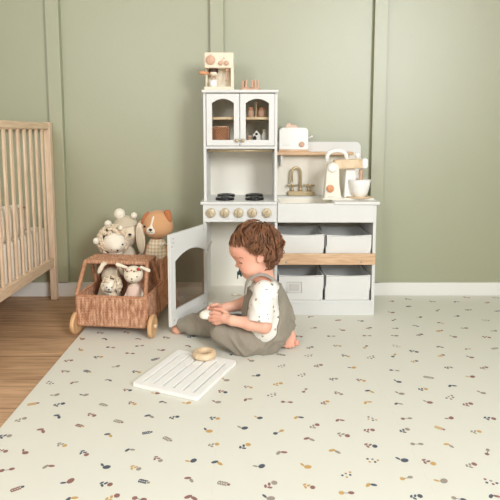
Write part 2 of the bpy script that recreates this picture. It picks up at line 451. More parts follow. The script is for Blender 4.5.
MOTIFS = [(-0.675,1.533),(-0.591,1.529),(-0.455,1.529),(-0.672,1.443),(-0.572,1.46),(-0.473,1.469),(-0.385,1.435),(-0.49,1.412),(-0.59,1.385),(-0.394,1.363),(-0.679,1.358),(-0.508,1.318),(-0.594,1.286),(-0.436,1.281),(-0.606,1.213),(-0.507,1.225),(-0.365,1.226),(-0.437,1.169),(-0.345,1.159),(-0.551,1.143),(-0.655,1.29),(-0.409,1.108),(-0.316,1.113),(-0.367,1.536),(-0.272,1.542),(-0.196,1.539),(-0.104,1.545),(-0.299,1.46),(-0.224,1.455),(-0.105,1.45),(-0.119,1.386),(-0.02,1.4),(-0.29,1.376),(-0.228,1.347),(-0.098,1.318),(-0.013,1.312),(-0.318,1.294),(-0.238,1.256),(-0.149,1.249),(-0.084,1.239),(-0.288,1.22),(-0.257,1.17),(-0.148,1.176),(-0.065,1.163),(-0.254,1.109),(-0.136,1.111),(0.115,1.544),(0.235,1.541),(0.368,1.541),(0.025,1.454),(0.144,1.453),(0.263,1.438),(0.357,1.447),(0.186,1.409),(0.081,1.379),(0.162,1.343),(0.259,1.364),(0.337,1.387),(0.223,1.288),(0.083,1.282),(0.324,1.314),(0.025,1.227),(0.141,1.227),(0.314,1.25),(0.239,1.194),(0.05,1.157),(0.139,1.151),(0.225,1.129),(0.043,1.112),(0.289,1.155),(0.461,1.532),(0.557,1.544),(0.676,1.53),(0.461,1.449),(0.59,1.451),(0.706,1.449),(0.438,1.387),(0.539,1.4),(0.636,1.38),(0.451,1.322),(0.534,1.315),(0.626,1.287),(0.392,1.253),(0.455,1.243),(0.56,1.231),(0.381,1.182),(0.463,1.171),(0.578,1.167),(0.384,1.116),(0.479,1.109),(0.564,1.116),(0.712,2.537),(0.803,2.569),(0.772,2.457),(0.915,2.533),(0.896,2.402),(1.034,2.525),(1.043,2.406),(1.182,2.514),(1.173,2.388),(0.666,2.371),(0.778,2.306),(0.955,2.32),(1.063,2.264),(0.651,2.271),(0.63,2.167),(0.724,2.196),(0.845,2.23),(0.806,2.138),(0.93,2.17),(1.042,2.138),(0.604,2.085),(0.71,2.094),(0.843,2.075),(0.976,2.069),(0.577,1.977),(0.631,1.927),(0.748,1.967),(0.85,1.948),(0.956,1.955),(0.546,1.89),(0.725,1.888),(0.828,1.875),(0.512,1.764),(0.607,1.838),(0.713,1.786),(0.84,1.784),(0.5,1.681),(0.613,1.712),(0.764,1.716),(0.485,1.599),(0.568,1.626),(0.673,1.648),(0.751,1.604),(0.638,1.573),(0.279,2.31),(0.397,2.268),(0.498,2.258),(0.278,2.173),(0.394,2.15),(0.515,2.17),(0.337,2.08),(0.487,2.085),(0.236,1.963),(0.345,1.98),(0.456,1.97),(0.223,1.888),(0.36,1.886),(0.456,1.873),(0.116,1.899),(0.116,1.8),(0.248,1.802),(0.368,1.786),(0.024,1.724),(0.182,1.729),(0.286,1.698),(0.377,1.689),(0.094,1.662),(0.18,1.619),(0.389,1.611),(0.285,1.599),(0.072,1.589),(0.194,2.194),(0.202,2.077),(-0.69,2.053),(-0.595,2.048),(-0.548,1.965),(-0.66,1.943),(-0.571,1.875),(-0.459,1.909),(-0.672,1.844),(-0.481,1.796),(-0.653,1.756),(-0.576,1.758),(-0.401,1.752),(-0.675,1.671),(-0.592,1.672),(-0.482,1.689),(-0.625,1.589),(-0.532,1.589),(-0.402,1.621),(-0.437,1.98),(-0.633,2.116),(-0.523,2.121),(0.002,1.846),(-0.084,1.693),(-0.007,1.641),(-0.09,1.61),(-0.006,1.559),(-0.061,1.896),(-0.346,2.064),(-0.457,2.049),(-0.343,1.939),(-0.354,1.857),(-0.245,1.976),(-0.243,2.073),(-0.303,1.601),(1.172,2.014),(1.688,2.469),(1.522,2.424),(2.131,1.803),(2.004,0.587),(0.713,0.89),(0.936,1.633),(-0.651,0.822),(0.146,2.41),(1.6,0.692),(1.693,0.645),(1.156,0.618),(-0.685,2.308),(-0.064,0.819),(2.247,2.31),(0.175,2.513),(-0.078,2.466),(1.375,2.524),(1.982,1.008),(0.39,0.707),(-0.254,0.478),(0.32,1.034),(1.757,1.421),(1.417,0.459),(2.226,0.382),(1.552,2.248),(-0.663,0.436),(-0.102,2.046),(2.09,2.468),(1.694,2.282),(-0.58,2.477),(0.326,2.428),(0.94,1.039),(0.257,0.733),(-0.456,0.668),(2.26,1.541),(0.524,0.869),(1.817,0.626),(1.195,2.119),(-0.244,2.248),(2.228,1.36),(0.742,0.991),(0.517,0.663),(0.437,2.574),(0.803,1.098),(-0.423,0.948),(1.627,1.907),(1.295,2.054),(1.253,1.648),(1.911,1.893),(2.229,2.501),(0.859,1.532),(2.113,1.413),(1.377,1.964),(1.494,0.72),(1.643,1.649),(1.3,1.285),(-0.607,0.693),(1.196,0.425),(-0.112,0.411),(0.701,1.193),(1.139,1.67),(0.021,2.38),(-0.346,2.217),(0.428,0.412),(1.757,1.281),(1.741,1.788),(1.13,1.127),(1.981,0.332),(-0.013,0.992),(2.218,1.192),(2.184,2.404),(1.091,0.92),(0.636,0.995),(1.648,0.888),(0.11,0.681),(2.267,0.996),(1.128,1.407),(1.533,0.598),(1.584,1.013),(1.538,1.671),(-0.581,0.903),(1.965,1.568),(1.427,1.765),(1.857,0.776),(-0.492,2.228),(1.737,0.485),(-0.002,2.19),(1.44,0.636),(-0.242,1.716),(-0.475,0.461),(2.116,1.179),(0.969,1.739),(0.07,2.034),(0.856,0.634),(1.932,1.421),(-0.023,0.593),(1.856,1.505),(1.523,1.228),(1.583,0.331),(1.162,1.303),(0.702,0.556),(-0.228,0.691),(1.942,0.675),(-0.207,0.982),(1.366,1.86),(1.5,1.96),(-0.202,0.876),(0.536,0.432),(2.108,0.452),(0.038,0.445),(0.225,0.447),(2.065,1.688),(1.781,0.838),(1.76,1.04),(0.428,0.554),(1.989,1.815),(1.881,2.485),(0.298,0.358),(1.431,1.343),(2.116,2.134),(0.138,0.787),(0.992,1.14),(0.362,0.894),(1.851,1.733),(2.002,0.782),(1.352,2.289),(1.342,1.515),(1.446,1.026),(2.088,0.953),(0.224,0.938),(1.793,2.324),(2.2,0.755),(-0.599,0.592),(1.088,1.797),(-0.389,0.769),(-0.381,0.564),(-0.497,0.799),(0.195,0.595),(0.452,0.99),(0.465,2.45),(1.734,0.342),(1.6,1.15),(0.855,0.451),(0.572,2.537),(2.283,0.822),(1.303,0.61),(1.993,2.34),(2.225,1.924),(1.234,1.181),(1.268,2.429),(2.149,2.573),(0.891,1.212),(1.526,0.925),(1.915,0.42),(1.14,0.833),(2.148,0.582),(1.977,1.966),(0.203,0.333),(1.577,1.501),(1.255,0.727),(1.192,1.784),(1.735,1.531),(1.026,1.465),(-0.289,0.79),(-0.383,2.594),(1.163,2.276),(1.221,1.439),(1.331,1.101),(0.789,0.333),(1.675,2.081),(0.91,1.416),(1.238,0.85),(-0.52,0.363),(1.371,0.823),(0.636,0.763),(1.822,1.16),(-0.376,0.344),(-0.24,0.345),(0.915,0.717),(1.087,0.544),(1.839,1.623),(1.862,2.241),(-0.357,2.34),(2.291,0.625),(-0.205,2.451),(2.267,2.119),(-0.116,2.564),(2.286,2.01),(2.062,2.227),(1.462,1.445),(-0.659,1.022),(1.812,2.02),(1.191,1.898),(1.986,1.334),(0.761,0.669),(2.077,1.937),(1.469,2.067),(0.876,0.94),(-0.681,0.919),(2.291,1.74),(0.784,0.806),(-0.552,2.348),(0.814,1.437),(1.345,1.404),(2.235,1.823),(0.794,1.287),(-0.324,2.499),(1.045,1.016),(2.106,1.075),(1.297,1.787),(2.272,1.1),(2.17,1.671),(-0.161,0.777),(0.941,1.301),(-0.265,0.59),(2.09,0.847),(1.979,2.493),(1.112,2.598),(2.299,2.591),(0.078,0.558),(1.936,1.176),(-0.255,1.876),(1.424,1.23),(1.315,2.191),(1.966,0.895),(-0.144,2.153),(1.395,0.932),(0.295,0.615),(1.926,2.59),(1.648,2.589),(2.075,1.525),(1.962,2.106),(-0.16,1.795),(1.102,0.7),(1.025,0.335),(0.02,0.728),(-0.337,0.89),(-0.105,0.673),(1.087,1.926),(0.102,0.899),(1.415,1.615),(-0.446,2.398),(1.629,0.491),(0.928,0.848),(0.562,2.37),(1.228,1.048),(0.982,0.426),(-0.074,2.29),(1.584,1.787),(2.29,0.509),(2.144,2.307),(1.802,2.562),(-0.598,2.232),(1.893,0.551),(1.042,1.618),(-0.329,1.003),(0.596,0.605),(0.076,2.544),(1.78,2.433),(2.228,0.904),(-0.249,2.563),(-0.168,0.576),(0.157,2.297),(-0.624,0.331),(2.163,2.044),(1.853,2.143),(0.677,0.428),(2.113,1.303),(1.513,2.569),(-0.646,2.4),(2.101,0.671),(1.61,2.38),(1.261,2.592),(1.67,1.351),(1.54,1.34),(1.541,0.426),(1.097,0.423),(1.493,0.821),(1.58,2.018),(0.16,1.027),(-0.52,2.581),(1.0,1.848),(1.118,1.555),(2.01,0.452),(1.877,1.031),(1.74,2.195),(1.071,2.033),(1.303,0.425),(0.31,2.563),(1.901,1.271),(1.834,0.348),(0.928,0.549),(1.732,1.926),(1.493,1.133),(2.287,1.637),(1.783,0.939),(1.699,1.155),(1.567,2.129),(0.917,0.348),(1.433,2.22),(-0.479,0.571),(-0.555,1.022),(-0.683,2.554),(-0.02,0.336),(-0.412,2.142),(1.419,2.367),(-0.33,0.673),(2.053,2.6),(1.515,1.858),(1.895,2.35),(2.018,1.12),(1.252,2.321),(0.975,0.939),(1.813,1.87),(1.742,0.73),(1.041,1.313),(2.227,2.209),(0.483,0.768),(2.296,1.448),(1.231,0.537),(1.613,0.792),(2.3,2.394),(0.092,0.358),(-0.172,2.331),(-0.685,1.127),(1.342,1.691),(0.106,2.144),(1.387,0.361),(-0.374,0.451),(0.613,0.336),(1.744,1.664),(0.816,0.543)]
for (mx_, my_) in MOTIFS:
    t = rng.choice((0,1,1,2,4,4,4,5,6,6,6,0,3,2)); s = rng.uniform(1.15, 1.4); a = rng.choice((-1,1))*rng.uniform(.1,.7)
    def L(u, v):
        u *= .92
        return (mx_+s*(u*math.cos(a)-v*math.sin(a)), my_+s*(u*math.sin(a)+v*math.cos(a)))
    cA = rng.choice((2,2,3,3,4,5)); cB = rng.choice((2,3,3,4,5,5))
    if t in (0, 1):      # sprig with leaves and a round bloom
        for q, sg in ((-.010,1),(-.006,-1),(-.001,1)):
            p = L(q, sg*.0035); blob(mt, *p, .0045*s, .0022*s, a+sg*.9, cA)
        p = L(.009, .001); blob(mt, *p, .0052*s, .0048*s, a, cB)
    elif t == 2:         # two blooms on a stem
        p = L(-.009,-.003); blob(mt, *p, .0048*s, .0042*s, a, cA)
        p = L(.008,.004); blob(mt, *p, .0055*s, .0035*s, a+.4, cB)
        p = L(0,0); blob(mt, *p, .006*s, .0008, a+.3, 2)
    elif t == 3:         # scattered little buds
        for u, v, c in ((-.011,.004,cA),(-.006,-.005,cB),(.0,.005,5),(.006,-.003,cA),(.012,.004,cB)):
            p = L(u, v); blob(mt, *p, .0028*s, .0026*s, a, c)
    elif t == 4:         # tulip with a leaf
        p = L(.004,.0); blob(mt, *p, .0075*s, .005*s, a+.5, cB)
        p = L(-.009,.003); blob(mt, *p, .0055*s, .0022*s, a-.6, cA)
    elif t == 5:         # fern
        for q in range(4):
            for sg in (-1,1):
                p = L(-.009+.005*q, sg*.003); blob(mt, *p, .0036*s, .0016*s, a+sg*.8, cA)
        p = L(.012, 0); blob(mt, *p, .0035*s, .003*s, a, cB)
    else:                # pair of leaves
        p = L(-.006,.003); blob(mt, *p, .007*s, .0032*s, a+.7, cA)
        p = L(.006,.001); blob(mt, *p, .0068*s, .003*s, a-.5, cB)
tag(mt.build('play_mat', ['mat','seam','pnavy','prose','pmust','pgrey']), 'large cream foam play mat printed with tiny flowers, covering most of the floor', 'mat')

# ================================================================== PLAY KITCHEN
KF, KB = 2.33, 2.617
K = thing('play_kitchen', 'white wooden play kitchen with open oven, sink and glass-door top cupboard', 'play kitchen', (.18, 2.48, 0))
def kp(name, b, m='white', parent=K): return b.build(name, m, parent)
x0, x1, x2 = -.213, .119, .574
# side panels
kp('side_panel', B().box(x0, x0+.013, KF+.004, KB, 0, .515).box(x0+.002, x0+.015, KF+.035, KB, .50, 1.018))
kp('side_panel', B().box(x1-.006, x1+.006, KF+.004, KB, 0, .515).box(x1-.008, x1+.005, KF+.035, KB, .50, 1.018))
kp('side_panel', B().box(x2-.014, x2, KF+.004, KB, 0, .515))
kp('back_panel', B().box(x0+.012, x2-.013, KB-.006, KB, .05, .515, 0).box(x0+.014, x1-.007, KB-.006, KB, .50, 1.015, 0), 'creamy')
kp('oven_floor', B().box(x0+.012, x1-.005, KF+.002, KB-.005, .047, .059), 'creamy')
kp('plinth', B().box(x0+.012, x1-.005, KF+.005, KF+.017, 0, .047))
kp('plinth', B().box(x1+.005, x2-.013, KF+.005, KF+.017, 0, .057))
kp('rack_support', B().box(x0+.013, x0+.022, KF+.06, KB-.03, .285, .298), 'cream'); kp('rack_support', B().box(x1-.015, x1-.006, KF+.06, KB-.03, .285, .298), 'cream')
# control panel and knobs
kp('control_panel', B().box(x0+.0, x1+.002, KF-.002, KF+.012, .438, .517, .002))
for px_ in (-.1775, -.1145, -.0515, .0105, .0755):
    c = (px_, KF-.002, .4805)
    kb = B().lathe([(0,-.012),(.0185,-.012),(.0205,-.010),(.0212,0),(0,0)], c, 'Y', 28)
    kb.box(-.0035, .0035, -.020, -.010, -.0165, .0165, .0015, T=Matrix.Translation(c) @ Matrix.Rotation(.2+3*px_, 4, 'Y'))
    kp('stove_knob', kb, 'knobw')
# counter: stove top, sink surround, right board
kp('stove_top', B().box(x0-.011, x1+.003, KF-.010, KB-.003, .517, .531, .004, seg=3))
for bx in (-.117, .021):
    for by in (2.405, 2.535):
        r = .0435
        kp('burner', B().lathe([(0,.0315),(.010,.0315),(.012,.029)], (bx,by,.5035)).lathe(
            [(.024,.0),(.024,.009),(.027,.0115),(r-.003,.0115),(r,.008),(r,0),(.024,0)], (bx,by,.531)).lathe([(.0,.0),(.0,.005),(.014,.005),(.016,0),(0,0)], (bx,by,.531)), 'black')
# sink
sx0, sx1 = .138, .378
kp('sink_apron', B().box(x1+.006, x2-.013, KF-.006, KF+.012, .436, .5225, .002))
sb = B().box(sx0-.004, sx0+.002, KF+.01, KB-.075, .455, .5215, .001).box(sx1-.002, sx1+.004, KF+.01, KB-.075, .455, .5215, .001)
sb.box(sx0-.004, sx1+.004, KB-.081, KB-.075, .455, .5215, .001).box(sx0-.004, sx1+.004, KF+.01, KB-.075, .450, .456, .001)
kp('sink_basin', sb, 'cream')
kp('counter_ledge', B().box(x1+.004, sx1+.001, KB-.078, KB-.004, .515, .529, .002).box(x1+.006, sx0-.002, KF+.01, KB-.07, .515, .526, .002))
kp('countertop', B().box(sx1, x2+.012, KF-.012, KB-.003, .517, .531, .005, seg=3))
fa = B(); fy = 2.585
fa.box(.190, .318, fy-.014, fy+.014, .529, .551, .003)
fz = .551
fa.tube([(.252,fy,fz),(.252,fy,fz+.09)]+[(.2295+.0225*math.cos(t),fy-.012*math.sin(t/2),fz+.092+.0265*math.sin(t)) for t in [PI*i/14 for i in range(1,15)]]+[(.207,fy-.012,fz+.048)], .0062, 12)
fa.lathe([(0,0),(.0095,0),(.0095,.012),(.007,.018),(0,.018)], (.252,fy,fz)).lathe([(0,0),(.008,0),(.008,.008),(0,.008)], (.207,fy-.012,fz+.046))
faucet = kp('faucet', fa, 'brass')
for hx in (.212, .294):
    h = B().lathe([(0,0),(.009,0),(.0065,.010),(.005,.026),(.0065,.032),(0,.034)], (hx,fy,fz))
    for a in (.15, .15+PI/2):
        h.tube([(hx-.024*math.cos(a),fy-.02*math.sin(a),fz+.03),(hx+.024*math.cos(a),fy+.02*math.sin(a),fz+.03)], .0042, 10)
        for s_ in (-1,1): h.ball((hx+s_*.024*math.cos(a),fy+s_*.02*math.sin(a),fz+.03), .0056, 10)
    kp('tap_handle', h, 'brass', faucet)
# open shelves
kp('shelf_board', B().box(x1+.005, x2-.013, KF+.002, KB-.005, .057, .070))
kp('shelf_board', B().box(x1+.005, x2-.013, KF+.008, KB-.005, .246, .256))
rail = kp('front_rail', B().box(x1+.002, x2-.002, KF-.009, KF+.007, .241, .2925, .003), 'pine')
for sx in (.165, .506): kp('screw', B().lathe([(0,-.0015),(.004,-.0015),(.0045,0),(0,0)], (sx,KF-.009,.2545), 'Y', 12), 'metal', rail)
# right backboard, shelf, bracket
def rounded(xa, xb, za, zb, r, corners, n=8):
    pts = []
    for (cx, cz, a0, key) in ((xb-r, zb-r, 0, 'tr'), (xa+r, zb-r, PI/2, 'tl'), (xa+r, za+r, PI, 'bl'), (xb-r, za+r, 1.5*PI, 'br')):
        if key in corners: pts += [(cx+r*math.cos(a0+PI/2*i/n), cz+r*math.sin(a0+PI/2*i/n)) for i in range(n+1)]
        else: pts.append({'tr':(xb,zb),'tl':(xa,zb),'bl':(xa,za),'br':(xb,za)}[key])
    return pts
kp('backboard', B().prism(rounded(x1+.004, .555, .528, .797, .03, ('tr',)), KB-.010, KB, bev=.002), 'white')
kp('splash_board', B().box(x1+.006, .535, KB-.014, KB-.009, .530, .74, .001), 'cream')
kp('wall_shelf', B().box(x1+.004, .505, 2.535, KB-.009, .733, .748, .003), 'pine')
kp('shelf_bracket', B().prism([(.150,.733),(.150,.680),(.156,.676),(.160,.680),(.160,.733)], 2.55, KB-.01, bev=.001))
# upper cupboard
UY = KF+.03
kp('cupboard_top', B().box(x0-.003, x1+.008, UY-.012, KB, 1.018, 1.031, .003))
kp('cupboard_bottom', B().box(x0+.014, x1-.007, UY+.004, KB-.005, .768, .780))
kp('cupboard_shelf', B().box(x0+.014, x1-.007, UY+.02, KB-.005, .900, .911), 'birch')
kp('hanging_rail', B().tube([(x0+.014,UY+.03,.758),(x1-.007,UY+.03,.758)], .0045, 10), 'brass')
def arch(xa, xb, za, zs, zt, n=12):
    """window outline: straight sides to zs, low arch to zt"""
    pts = [(xa,za),(xb,za),(xb,zs)]; w = (xb-xa)/2; cx = (xa+xb)/2
    for i in range(1, n): t = 1-2*i/n; pts.append((cx+w*t, zs+(zt-zs)*(1-t*t)))
    return pts+[(xa,zs)]
for (da, db, kx) in ((x0+.017, x1-.1653-.0015+.0005, -1), (x0+.1685, x1-.009, 1)):
    wa, wb = da+.0255, db-.0255
    d = kp('cupboard_door', B().prism([(da,.782),(db,.782),(db,1.014),(da,1.014)], UY-.004, UY+.010, holes=[arch(wa,wb,.808,.972,.991)], bev=.0015))
    kp('pane', B().prism(arch(wa-.004,wb+.004,.804,.972,.996), UY+.006, UY+.008), 'glass', d)
    kc = db-.012 if kx < 0 else da+.012
    kp('knob', B().lathe([(0,-.016),(.006,-.0155),(.0085,-.011),(.0075,-.006),(.004,-.003),(.005,0),(0,0)], (kc,UY-.004,.806), 'Y', 20), 'brass', d)
# oven door, swung open
hx_, hy_ = -.201, 2.322
ex_, ey_ = -.3255, 2.064
ang = math.atan2(ey_-hy_, ex_-hx_)
DT = Matrix.Translation((hx_,hy_,0)) @ Matrix.Rotation(ang, 4, 'Z')
DL = .292
hole = arch(.019, DL-.031, .113, .316, .348)
od = kp('oven_door', B().prism([(0,.047),(DL,.047),(DL,.431),(0,.431)], -.007, .007, holes=[hole], bev=.0015, T=DT))
kp('window_pane', B().prism(arch(.015,DL-.027,.109,.316,.352), -.0015, .0015, T=DT), 'ovenglass', od)
fr = B(); hl = [(x, -.0, z) for x, z in hole]
def densify(L):
    out = []
    for i in range(len(L)):
        a, b_ = Vector(L[i]), Vector(L[(i+1) % len(L)]); n = max(1, int((b_-a).length/.02))
        out += [a.lerp(b_, j/n) for j in range(n)]
    return out
for yy in (-.0075, .0075):
    fr.tube([DT @ Vector((p[0], yy, p[2])) for p in densify(hl)], .0022, 6, closed=True)
kp('window_trim', fr, 'grid', od)
for (u, z) in ((.270,.412),(.270,.395),(.279,.38),(.03,.412),(.03,.07),(.270,.07)):
    kp('screw_cap', B().lathe([(0,-.0082),(.0025,-.0082),(.003,-.007),(.003,.007),(.0025,.0082),(0,.0082)], (0,0,0), 'Y', 10, T=DT @ Matrix.Translation((u,0,z))), 'metal', od)
kp('hinge', B().box(-.206,-.198,2.318,2.328,.085,.115,.001), 'metal', od)
kp('hinge', B().box(-.206,-.198,2.318,2.328,.365,.395,.001), 'metal', od)

# ================================================================== STORAGE BINS
def bin_(bx0, bx1, z0, z1, label, pocket):
    y0, y1 = KF+.012, KF+.255; t = .004
    cx = (bx0+bx1)/2
    o = thing('storage_bin', label, 'storage bin', (cx, (y0+y1)/2, z0), 0, 'white canvas bins on the kitchen shelves')
    b = B(); n = 12
    def wall(p, q, sag, inn):
        # p,q corners at the base, outward slab with a gently sagging rim
        vs = []; d = Vector((q[0]-p[0], q[1]-p[1], 0)); nrm = Vector((d.y, -d.x, 0)).normalized()*t
        for i in range(n+1):
            s = i/n; base = Vector((p[0], p[1], 0))+d*s; zt = z1-sag*math.sin(PI*s); bul = nrm*.8*math.sin(PI*s)
            for (o1, zz) in ((Vector(), z0), (bul*.5, (z0+zt)/2), (Vector(), zt), (-nrm, zt), (-nrm, z0)):
                vs.append((base.x+o1.x, base.y+o1.y, zz))
        fs = []
        for i in range(n):
            for j in range(5):
                a = i*5+j; c_ = i*5+(j+1) % 5; fs.append([a, a+5, c_+5, c_])
        fs += [[0,1,2,3,4], [n*5+4,n*5+3,n*5+2,n*5+1,n*5]]
        b.add(vs, fs, 0, False)
    wall((bx0,y0),(bx1,y0),.004,0); wall((bx1,y0),(bx1,y1),.006,0); wall((bx1,y1),(bx0,y1),.004,0); wall((bx0,y1),(bx0,y0),.006,0)
    b.box(bx0+.001, bx1-.001, y0+.001, y1-.001, z0, z0+.004, 0)
    b.build('bin_body', 'canvas', o)
    s = B(); s.tube([(x,y,z1-.006) for x,y in ((bx0-.001,y0-.001),(bx1+.001,y0-.001))], .0007, 5)
    if pocket:
        c0 = bx0+.075
        L = [(c0-.034,z0+.035),(c0+.034,z0+.035),(c0+.034,z0+.085),(c0-.034,z0+.085)]
        for i in range(4):
            s.tube([(L[i][0],y0-.004,L[i][1]),(L[(i+1)%4][0],y0-.004,L[(i+1)%4][1])], .0012, 5)
        s.box(c0-.022, c0+.022, y0-.0045, y0-.002, z0+.045, z0+.075, .0005)
    s.build('label_pocket' if pocket else 'rim_stitching', 'stitch', o)
bin_(.130, .340, .257, .379, 'white canvas bin on the upper shelf, left one by the toddler\'s head', False)
bin_(.348, .556, .257, .376, 'white canvas bin on the upper shelf, right one by the side panel', False)
bin_(.130, .340, .071, .188, 'white canvas bin with a stitched label pocket, on the lower shelf', True)
bin_(.348, .556, .071, .188, 'plain white canvas bin on the lower shelf, right one by the side panel', False)

# ================================================================== TOYS ON THE KITCHEN
# espresso machine on the cupboard
def espresso():
    z = 1.031; xa, xb = -.206, -.073; y0, y1 = 2.385, 2.50
    o = thing('toy_espresso_machine', 'cream toy espresso machine with rosy dials, on top of the cupboard', 'toy coffee machine', ((xa+xb)/2, (y0+y1)/2, z))
    o_ = lambda n, b, m='esp', p=o: b.build(n, m, p)
    o_('base', B().box(xa-.001, xb, y0-.012, y1, z, z+.016, .003))
    o_('back_panel', B().box(xa+.004, xb-.003, y0+.055, y1, z+.014, z+.102, .002).box(xb-.014, xb, y0, y1-.01, z+.014, z+.102, .002).box(xa+.002, xa+.012, y0+.04, y1-.01, z+.014, z+.102, .002))
    o_('head_box', B().box(xa, xb, y0-.004, y1, z+.098, z+.168, .006, seg=3))
    yy = y0-.004
    o_('dial', B().lathe([(0,-.009),(.0185,-.009),(.0205,-.007),(.0205,0),(0,0)], (xa+.029,yy,z+.133), 'Y', 28), 'rosewood')
    o_('button', B().lathe([(0,-.009),(.009,-.009),(.0105,-.006),(.0105,0),(0,0)], (xa+.074,yy,z+.1195), 'Y', 20), 'rosewood')
    o_('button', B().lathe([(0,-.009),(.009,-.009),(.0105,-.006),(.0105,0),(0,0)], (xa+.100,yy,z+.1195), 'Y', 20), 'rosewood')
    o_('indicator_mark', B().lathe([(0,-.001),(.0035,-.001),(.0035,0),(0,0)], (xa+.089,yy,z+.141), 'Y', 12), 'rosewood')
    o_('indicator_mark', B().lathe([(0,-.001),(.0028,-.001),(.0028,0),(0,0)], (xa+.083,yy,z+.133), 'Y', 12), 'rosewood')
    o_('indicator_mark', B().box(xa+.028, xa+.036, yy-.001, yy, z+.156, z+.1585, .0005), 'rosewood')
    o_('group_head', B().lathe([(0,0),(.021,0),(.021,.02),(0,.02)], (xa+.040,y0+.026,z+.080)), 'dark')
    pf = o_('portafilter', B().lathe([(0,0),(.008,0),(.017,.006),(.0185,.018),(0,.018)], (xa+.040,y0+.022,z+.064)), 'esp')
    o_('handle', B().tube([(xa+.02,y0+.006,z+.076),(xa+.0,y0-.002,z+.077),(xa-.022,y0-.008,z+.077)], [.006,.0072,.0078], 12), 'copper', pf)
    o_('spout', B().tube([(xa+.034,y0+.02,z+.066),(xa+.030,y0+.02,z+.054)], .004, 8).tube([(xa+.046,y0+.02,z+.066),(xa+.050,y0+.02,z+.054)], .004, 8), 'rosewood', pf)
    o_('steam_wand', B().tube([(xa+.101,y0+.02,z+.098),(xa+.101,y0+.016,z+.07),(xa+.099,y0+.01,z+.042)], [.003,.0035,.0045], 10).lathe([(0,0),(.007,0),(.007,.014),(0,.014)], (xa+.101,y0+.02,z+.086)), 'rosewood')
    c = thing('toy_cup', 'small white toy cup under the espresso machine spout', 'cup', (xa+.040, y0+.018, z+.016))
    B().lathe([(0,0),(.015,0),(.0175,.003),(.0178,.03),(.0158,.03),(.0150,.006),(0,.005)], (xa+.040,y0+.018,z+.0162)).build('cup_body', 'toywhite', c)
espresso()
def pods():
    z = 1.031; cy = 2.42
    o = thing('toy_peg_tray', 'small rosy wooden tray of upright pegs beside the espresso machine', 'toy', (.003, cy, z))
    t = B().lathe([(0,0),(.0215,0),(.0225,.003),(.0215,.016),(0,.016)], (-.022,cy,z)).box(-.03, .03, cy-.017, cy+.017, z, z+.009, .003).lathe([(0,0),(.0215,0),(.0225,.003),(.0215,.016),(0,.016)], (.024,cy,z))
    t.build('tray', 'rosewood', o)
    for (x, y, h) in ((-.033,cy-.004,.036),(-.0175,cy-.008,.041),(-.022,cy+.01,.037),(.011,cy-.006,.038),(.024,cy-.01,.040),(.037,cy-.002,.038),(.022,cy+.011,.036)):
        B().lathe([(0,0),(.0055,0),(.005,.012),(.0042,h-.012),(.0058,h-.004),(.0045,h),(0,h+.001)], (x,y,z+.009), n=14).build('peg', 'rosewood', o)
pods()
